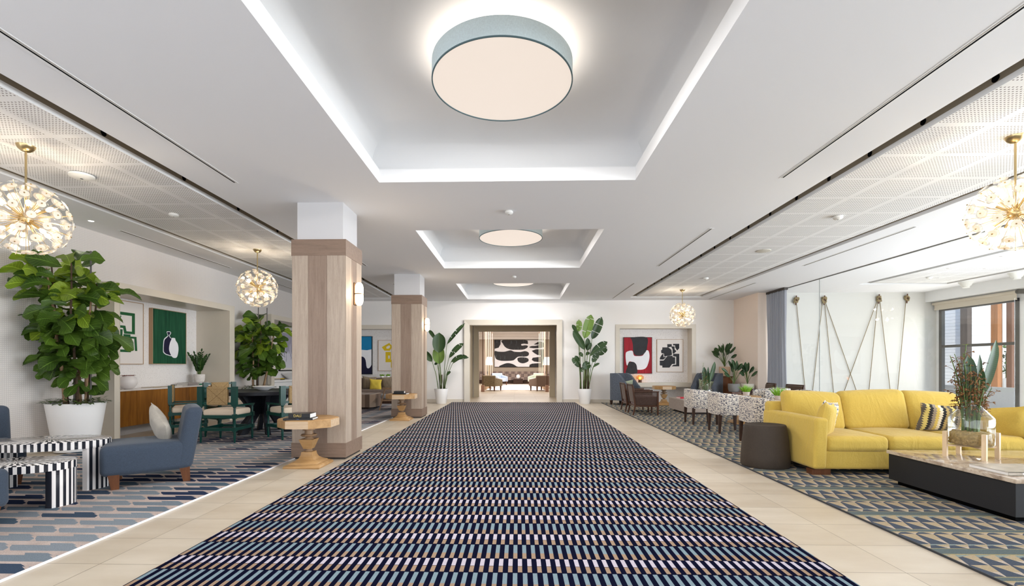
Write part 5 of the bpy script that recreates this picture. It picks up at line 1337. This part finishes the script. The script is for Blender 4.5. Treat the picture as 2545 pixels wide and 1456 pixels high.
# curtain
t = thing('curtain', 'grey-blue pleated curtain gathered at the end of the glass partition', 'curtain', (7.20, 13.28, 0))
vs = []; fs = []; nz = 24; ny = 120
for j in range(nz + 1):
    z = .02 + 3.22 * j / nz
    for i in range(ny + 1):
        q = i / ny; w_ = .44 - .05 * math.sin(PI * (1 - j / nz)) ** 2; y = -w_ + 2 * w_ * q - .02 * (1 - j / nz); vs.append((.045 * math.sin(q * 2 * PI * 8 + .5 * math.sin(j * .2)) + .012 * math.sin(q * 31), y, z))
for j in range(nz):
    for i in range(ny): a = j * (ny + 1) + i; fs.append((a, a + ny + 1, a + ny + 2, a + 1))
MB().add(vs, fs).build('drape', CURT, t, 180); MB().box(-.05, -.47, 3.235, .05, .46, 3.297).build('curtain_track', plain('dark_track', (74, 68, 64), .6), t, 0)

# rope installation on the white wall
ROPE = plain('hemp_rope', (142, 126, 92), .85, var=.15, vscale=60)
def rope_cleat(x, z, ends, label):
    t = thing('rope_cleat', label, 'rope hanging', (x, 13.798, z), 0, 'rope cleats on the white wall')
    MB().cyl((-.01, -.05, -.14), (.01, -.05, .13), .016, n=10).cyl((0, 0, 0), (0, -.05, 0), .02, n=10).build('cleat', WALNUT, t)
    k = MB()
    rn = random.Random(int(x * 10))
    for i in range(9):
        w_ = rn.uniform(.032, .058); h_ = rn.uniform(.05, .10); ph = rn.uniform(0, 6); tl_ = rn.uniform(-.9, .9)
        pts = [Vector((w_ * math.cos(q / 14 * 2 * PI), -.05 - .022 * math.sin(q / 7 * 2 * PI + ph), h_ * math.sin(q / 14 * 2 * PI))) for q in range(15)]
        M3 = Matrix.Rotation(tl_, 3, 'Y'); k.tube([M3 @ p for p in pts], .012, 7)
    k.build('knot', ROPE, t, 180)
    for dx, ex, ez in ends:
        MB().tube([(dx, -.03, -.06), (ex - x, -.03, ez - z)], .008, 7).build('rope', ROPE, t, 180)
def ext(x, z, ex, ez): k = (z - .12) / (z - ez); return (x + (ex - x) * k, .12)
rope_cleat(8.01, 3.08, [(.02,) + ext(8.03, 3.02, 8.286, .433)], 'leftmost rope knot on white wall beside the curtain')
rope_cleat(8.81, 3.08, [(-.04,) + ext(8.77, 3.02, 8.492, .456), (.02,) + ext(8.83, 3.02, 9.086, .422), (.04,) + ext(8.85, 3.02, 9.735, .458)], 'second rope knot from left with three ropes')
rope_cleat(10.35, 3.11, [(-.04,) + ext(10.31, 3.05, 9.405, .516), (-.02,) + ext(10.33, 3.05, 10.076, .412), (.04,) + ext(10.39, 3.05, 10.689, .402)], 'third rope knot from left with three ropes')
rope_cleat(11.14, 3.12, [(-.02,) + ext(11.12, 3.05, 10.881, .39)], 'rightmost rope knot near the window corner')
# roller blind
t = thing('roller_blind', 'beige roller blind rolled up above the window', 'blind', (11.86, 12.62, 2.93)); BL = plain('blind_fabric', (206, 196, 178), .7)
MB().cyl((0, -1.14, .02), (0, 1.12, .02), .042, n=24).build('roll', BL, t); MB().box(.0, -1.12, -.14, .012, 1.08, .02).build('hanging_fabric', BL, t, 0); MB().box(-.008, -1.12, -.165, .02, 1.08, -.13).build('bottom_bar', BL, t, 0)
MB().cyl((0, -1.19, .02), (0, -1.14, .02), .05, n=20).box(-.04, -1.20, -.03, .13, -1.18, .075).build('bracket', plain('blind_bracket', (96, 92, 84), .5), t)

# ------------------------------------------------------------------ ikat tub chairs and their tables
def tub_chair(loc, rz, label, group='blue ikat tub chairs'):
    t = thing('tub_chair', label, 'dining chair', loc, rz, group)
    for x in (-.225, .225):
        taper_leg(x, -.22, 0, .34, .026, .015).build('leg', DARKW, t, 0); taper_leg(x, .24, 0, .34, .026, .015, 0, .01).build('leg', DARKW, t, 0)
    MB().rbox(0, -.01, .42, .44, .50, .13, .035, 3, 5, puff=(0, 0, .02)).build('seat', IKAT, t, 60)
    vs = []; fs = []; P = [(-.27, -.27), (-.272, -.1), (-.275, .1), (-.27, .22), (-.24, .27), (-.12, .285), (0, .29), (.12, .285), (.24, .27), (.27, .22), (.275, .1), (.272, -.1), (.27, -.27)]
    for (x, y) in P:
        k = (y + .27) / .55; hz = .655 + .05 * k; ix = x * .80 if abs(x) > .2 else x * .9; iy = y - (.06 if y > .2 else 0)
        for q in ((x * .985, y * .985, .325), (x, y, .34), (x, y, hz - .012), (x * .97, y * .985, hz), (ix * 1.03, iy * 1.0, hz), (ix, iy, hz - .014), (ix, iy, .36)): vs.append(q)
    n = len(P)
    for i in range(n - 1):
        for j in range(7): a = i * 7 + j; b = i * 7 + (j + 1) % 7; fs.append((a, a + 7, b + 7, b))
    fs += [tuple(range(7)), tuple((n - 1) * 7 + k for k in range(6, -1, -1))]
    MB().add(vs, fs).build('shell', IKAT, t, 45)
    MB().box(-.235, -.25, .325, .235, .27, .37).build('seat_base', IKAT, t, 0)
    return t
L_ = ['blue and cream ikat tub chair, farthest of the left row of three', 'blue and cream ikat tub chair, middle of the left row of three', 'blue and cream ikat tub chair, nearest of the left row beside yellow sofa arm']
for i, y in enumerate((9.73, 8.50, 7.28)): tub_chair((3.76, y, .012), 90, L_[i])
L_ = ['ikat tub chair on the far side of tables, in front of curtain', 'ikat tub chair on the far side, its back rising behind left sofa cushion', 'ikat tub chair on the far side, just visible above middle of sofa']
for i, y in enumerate((10.25, 9.35, 8.35)): tub_chair((5.45, y, .012), -90, L_[i])
for i, (y, l) in enumerate(((9.80, 'oak pedestal table between the farthest pair of ikat chairs'), (8.60, 'oak pedestal table between the middle pair of ikat chairs'), (7.35, 'oak pedestal table beside the nearest ikat chair, behind the yellow sofa'))):
    pedestal_table((4.62, y, .012), l, 0, .57, .345, 'dining pedestal tables')
    grass_pot((4.70 if i < 2 else 5.0 - .2, y, .582), ('bright green wheatgrass pot seen above the middle ikat chair', 'bright green wheatgrass pot just left of the sofa back', 'wheatgrass pot whose tips show above the sofa cushions')[i], .07, .075, .19, 'pots of wheatgrass', 20 + i, plain('grass_pot_grey', (206, 196, 188), .6))

# ------------------------------------------------------------------ yellow sofa
t = thing('sofa', 'large yellow linen three-seat sofa', 'sofa', (4.38, 5.68, .012))
x0, x1 = -1.18, 1.20; yf, yb = -.52, .56
MB().rbox((x0 + x1) / 2, (yf + yb) / 2 + .01, .165, x1 - x0 - .02, yb - yf - .03, .21, .03, 3, 8).build('base', YEL, t, 60)
for x in (x0 + .06, x1 - .06):
    def af(p, u): return (p[0] + (.012 * (u[2])), p[1], p[2])
    MB().rbox(x, .0, .345, .14, 1.10, .55, .035, 4, 8, puff=(.006, .004, .004), fn=af).build('arm', YEL, t, 60)
MB().rbox((x0 + x1) / 2, yb - .09, .42, x1 - x0 - .02, .17, .62, .05, 3, 8).build('back_frame', YEL, t, 60)
e = [x0 + .13, -.37, .40, x1 - .13]
for i in range(3):
    cx_ = (e[i] + e[i + 1]) / 2; w_ = e[i + 1] - e[i] - .004
    MB().rbox(cx_, -.09, .335, w_, .86, .17, .055, 4, 8, puff=(0, .006, .022)).build('seat_cushion', YEL, t, 60)
    def lean(p, u, i=i): return (p[0], p[1] + (p[2] + .25) * .24, p[2] + .015 * u[0] * (1 if i == 1 else -1) * (u[2] > 0))
    MB().rbox(cx_, .225, .625 + (.015 if i == 1 else 0), w_ + .01, .19, .47, .07, 4, 9, puff=(.008, .035, .01), fn=lean).build('back_cushion', YEL, t, 60)
for (x, y) in ((x0 + .10, yf + .09), (x1 - .10, yf + .09), (x0 + .10, yb - .1), (x1 - .10, yb - .1)): MB().box(x - .10, y - .05, 0, x + .10, y + .05, .06).build('foot', WALNUT, t, 0)
pillow('plain yellow cushion against the left sofa arm', (3.46, 5.38, .575), .46, .42, .16, YEL, 10, 6, 48, 51, 'cushions on the yellow sofa')
pillow('triangle patterned cushion behind yellow cushion at left sofa arm', (3.60, 5.56, .60), .40, .38, .12, TRIF, 10, 6, 38, 52, 'cushions on the yellow sofa')
pillow('yellow and black zigzag striped cushion at right of the sofa', (4.98, 5.60, .585), .62, .34, .15, STRP, 14, 3, -5, 53, 'cushions on the yellow sofa')
pillow('plain yellow cushion leaning at the right sofa arm', (5.36, 5.34, .56), .42, .40, .15, YEL, 18, -6, -58, 54, 'cushions on the yellow sofa')
t = thing('drum_stool', 'dark brown tapered oval stool beside the sofa arm', 'stool', (2.935, 5.66, .012))
MB().lathe([(.255, 0), (.268, .02), (.266, .12), (.252, .30), (.232, .44), (.226, .475), (.218, .49), (.15, .476), (.001, .47)], 48, 0, None, 1, .92).build('stool_body', STOOLM, t, 50)

# marble coffee table
t = thing('coffee_table', 'large low coffee table with dark base and polished marble top', 'coffee table', (4.62, 4.24, .012))
ch = .12; a, b = .885, .615
def oc(a, b, c): return [(-a, -b), (a, -b), (a, b), (-a, b)]
MB().box(-a + .01, -b + .01, .045, a - .01, b - .01, .30).build('dark_body', DARKBASE, t, 0); MB().box(-a + .06, -b + .06, 0, a - .06, b - .06, .045).build('recessed_plinth', BLACK, t, 0)
MB().rbox(0, 0, .3165, 2 * a + .01, 2 * b + .01, .033, .004, 2, 2).build('marble_top', MARBLE, t, 30)
zt = .345
t = thing('vase_stand', 'pale wooden four-leg stand holding the glass bottle vase', 'plant stand', (4.23, 4.50, zt), 28)
for sx in (-1, 1):
    for sy in (-1, 1): MB().box(sx * .137 - .016, sy * .137 - .016, 0, sx * .137 + .016, sy * .137 + .016, .235).build('leg', PINE, t, 0)
m = MB().box(-.19, -.012, .095, .19, .012, .112, 0, Matrix.Rotation(R(45), 4, 'Z')).box(-.19, -.012, .094, .19, .012, .111, 0, Matrix.Rotation(R(-45), 4, 'Z')); m.build('cross_brace', PINE, t, 0)
bottle_vase((4.23, 4.50, zt + .113), 'large glass bottle vase with moss and dried flowers on wooden stand', .98, True, 17)
book((4.02, 3.905, zt), .44, .33, .028, plain('pale_cover', (176, 166, 152), .3, var=.25, vscale=14), 'pale coffee table book near corner of marble table', 0, None, None, ('BEACHES', .022, plain('white_letters', (250, 250, 250), .5), -.07))
t = thing('ceramic_bowl', 'pale pink stoneware bowl cut by right edge on marble table', 'bowl', (4.86, 4.35, zt)); MB().lathe([(.06, 0), (.075, .005), (.16, .06), (.205, .115), (.2, .12), (.18, .095), (.06, .02), (.001, .016)], 40).build('bowl_body', plain('pink_stoneware', (214, 190, 176), .6), t, 60)

# ------------------------------------------------------------------ lobby beyond the portal
t = thing('wall_canvas', 'huge black and white abstract canvas on the lobby wall', 'painting', (.10, 31.58, 2.0)); W_, H_ = 3.35, 1.82
MB().box(-W_ / 2, -.05, -H_ / 2, W_ / 2, 0, H_ / 2).build('frame', BF, t, 0)
def drip():
    k = NT('art_black_drip'); f = k.noise(k.scale(k.co(), (30, 1, 2.0)), 1.0, 5, .6); k.set(col=k.ramp(f, [(.60, srgb((24, 24, 28))), (.72, srgb((120, 130, 140)))]), rough=.6); return k.m
c = MB().box(-W_ / 2 + .02, -.056, -H_ / 2 + .02, W_ / 2 - .02, -.05, H_ / 2 - .02, 0); y = -.0565
shp = [[(.0, 1), (.12, 1), (.12, .85), (.08, .72), (.0, .68)], smooth_closed([(.17, 1), (.17, .86), (.23, .72), (.33, .65), (.45, .64), (.58, .65), (.66, .72), (.67, .79), (.62, .81), (.55, .80), (.54, .85), (.60, .87), (.67, .86), (.67, .93), (.62, 1)][:]),
       smooth_closed([(.0, .58), (.08, .57), (.20, .57), (.32, .62), (.40, .57), (.52, .56), (.62, .59), (.69, .53), (.68, .42), (.60, .38), (.48, .38), (.42, .30), (.37, .24), (.22, .22), (.10, .24), (.02, .32)]),
       smooth_closed([(.46, .28), (.48, .34), (.56, .36), (.66, .33), (.69, .25), (.66, .18), (.57, .13), (.49, .18)]), smooth_closed([(.10, 0), (.18, .10), (.27, .14), (.37, .10), (.44, .02), (.45, 0)]),
       smooth_closed([(.70, .74), (.75, .78), (.83, .79), (.90, .83), (.80, .84), (.82, .87), (.90, .95), (.98, .92), (1, .80), (.97, .72), (.85, .70), (.74, .71)]),
       [(.75, .60), (.84, .66), (1, .66), (1, 0), (.70, 0), (.71, .08), (.76, .12), (.92, .14), (.93, .17), (.80, .20), (.75, .26), (.77, .34), (.86, .36), (.92, .38), (.93, .42), (.86, .45), (.80, .52)]]
for s_ in shp:
    y -= .001; P_ = [((p[0] - .5) * (W_ - .04), y, (min(1, max(0, p[1])) - .5) * (H_ - .04)) for p in s_]
    ar = sum(P_[k][0] * P_[(k + 1) % len(P_)][2] - P_[(k + 1) % len(P_)][0] * P_[k][2] for k in range(len(P_)))
    if ar < 0: P_.reverse()
    c.add(P_, [tuple(range(len(P_)))], 1)
c.build('canvas', [AW, drip()], t, 0)
def geo():
    k = NT('geometric_upholstery'); x, y, z = k.xyz(); a = k.M('FRACT', k.M('DIVIDE', x, .42)); b = k.M('FRACT', k.M('DIVIDE', z, .21))
    c1 = k.M('LESS_THAN', k.M('FRACT', k.M('MULTIPLY', a, 9)), .5); c2 = k.M('LESS_THAN', k.M('FRACT', k.M('MULTIPLY', b, 4)), .5)
    sel = k.M('GREATER_THAN', k.M('FRACT', k.M('ADD', k.M('MULTIPLY', k.M('FLOOR', k.M('DIVIDE', x, .21)), .5), k.M('MULTIPLY', k.M('FLOOR', k.M('DIVIDE', z, .21)), .5))), .25)
    q = k.mix(sel, c1, k.M('MULTIPLY', c1, c2)); k.set(col=k.mix(q, srgb((54, 42, 48)), srgb((202, 182, 168))), rough=.9); return k.m
t = thing('patterned_banquette', 'long geometric patterned banquette under the lobby canvas', 'sofa', (0.0, 31.1, 0)); G = geo()
MB().box(-2.9, .12, .40, 2.9, .35, .80).build('backrest', G, t, 0); MB().box(-2.9, -.35, .24, 2.9, .12, .42).build('seat', G, t, 0); MB().box(-2.85, -.28, 0, 2.85, .3, .24).build('plinth', DARKW, t, 0)
t = thing('low_block_table', 'dark low block table in front of the lobby banquette', 'side table', (0.02, 30.3, 0)); MB().box(-.3, -.3, 0, .3, .3, .30).build('body', DARKW, t, 0); MB().box(-.32, -.32, .30, .32, .32, .33).build('top', DARKW, t, 0)
t = thing('small_vase', 'small pale round vase on the dark block table in lobby', 'vase', (.02, 30.3, .33)); MB().lathe([(.06, 0), (.12, .08), (.12, .2), (.06, .28), (.05, .28)], 24).build('vase_body', POTW, t)
def club_chair(loc, rz, m1, label):
    t = thing('club_chair', label, 'armchair', loc, rz, 'club chairs in the lobby')
    for x in (-.3, .3):
        for y in (-.28, .28): taper_leg(x, y, 0, .22, .03, .018).build('leg', WALNUT, t, 0)
    MB().rbox(0, -.03, .33, .52, .62, .22, .05, 3, 4).build('seat', m1, t, 60); MB().rbox(0, .30, .47, .74, .12, .52, .05, 3, 4).build('backrest', m1, t, 60)
    for x in (-.32, .32):
        def sl(p, u): return (p[0], p[1], p[2] + (.05 * u[1] if u[2] > 0 else 0))
        MB().rbox(x, -.02, .40, .11, .66, .36, .04, 3, 4, fn=sl).build('arm', m1, t, 60)
    return t
club_chair((-1.22, 22.4, 0), 150, OLIVEF, 'olive dotted club chair at left in the lobby, back to camera'); club_chair((1.02, 22.4, 0), -150, fabric('brown_club_fabric', (136, 116, 104), .1), 'brown club chair at right in the lobby, back to camera')
club_chair((-1.10, 28.6, 0), 35, PALEB, 'pale blue club chair at left in the lobby, facing camera'); club_chair((1.10, 28.6, 0), -35, PALEG, 'pale sage club chair at right in the lobby, facing camera')
for s_, l in ((-1, 'floor lamp with white shade at left in the lobby'), (1, 'floor lamp with white shade at right in the lobby')):
    t = thing('floor_lamp', l, 'floor lamp', (-1.50 if s_ < 0 else 1.52, 24.6 if s_ < 0 else 24.9, 0), 0, 'floor lamps in the lobby'); sq([(.16, 0), (.16, .03)]).build('base', BRASSD, t, 0); MB().cyl((0, 0, .03), (0, 0, 1.25), .02, n=10).build('pole', BRASS, t)
    sq([(.18, 1.22), (.145, 1.64)]).build('lamp_shade', LAMPSH, t, 0)
lab = ['first', 'second', 'third', 'fourth', 'fifth', 'sixth']
for s_, nm in ((-1, 'left'), (1, 'right')):
    for i, y in enumerate((21.45, 23.15, 24.0, 25.5, 27.2, 29.4)):
        x = -1.60 if s_ < 0 else 1.33; x += s_ * .0; t = thing('lobby_pole', 'slim vertical pole, %s from the front, on the %s side of lobby' % (lab[i], nm), 'pole', (x, y, 0), 0, 'floor to ceiling poles in the lobby')
        MB().box(-.016, -.02, .30, .016, .02, 3.3).build('shaft', WALNUT if i == 0 else POLE, t, 0); MB().box(-.075, -.10, 0, .075, .10, .30).build('base_block', wood('pole_base_%s%d' % (nm, i), (170, 130, 110), (196, 156, 134), 'Z', 1) if i == 0 else OAKP, t, 0)
def check():
    k = NT('lobby_rug_wool'); x, y, z = k.xyz(); a = k.M('FLOOR', k.M('DIVIDE', x, .35)); b = k.M('FLOOR', k.M('DIVIDE', y, 1.1)); wn = k.n('ShaderNodeTexWhiteNoise'); k.L(k.vec(a, b, 0), wn.inputs[0])
    k.set(col=k.ramp(wn.outputs[0], [(0, srgb((196, 184, 182))), (1, srgb((228, 218, 212)))]), rough=.95); return k.m
rug('area_rug', 'pale checked rug on the lobby floor between the club chairs', -1.55, 1.35, 22.6, 29.9, check())
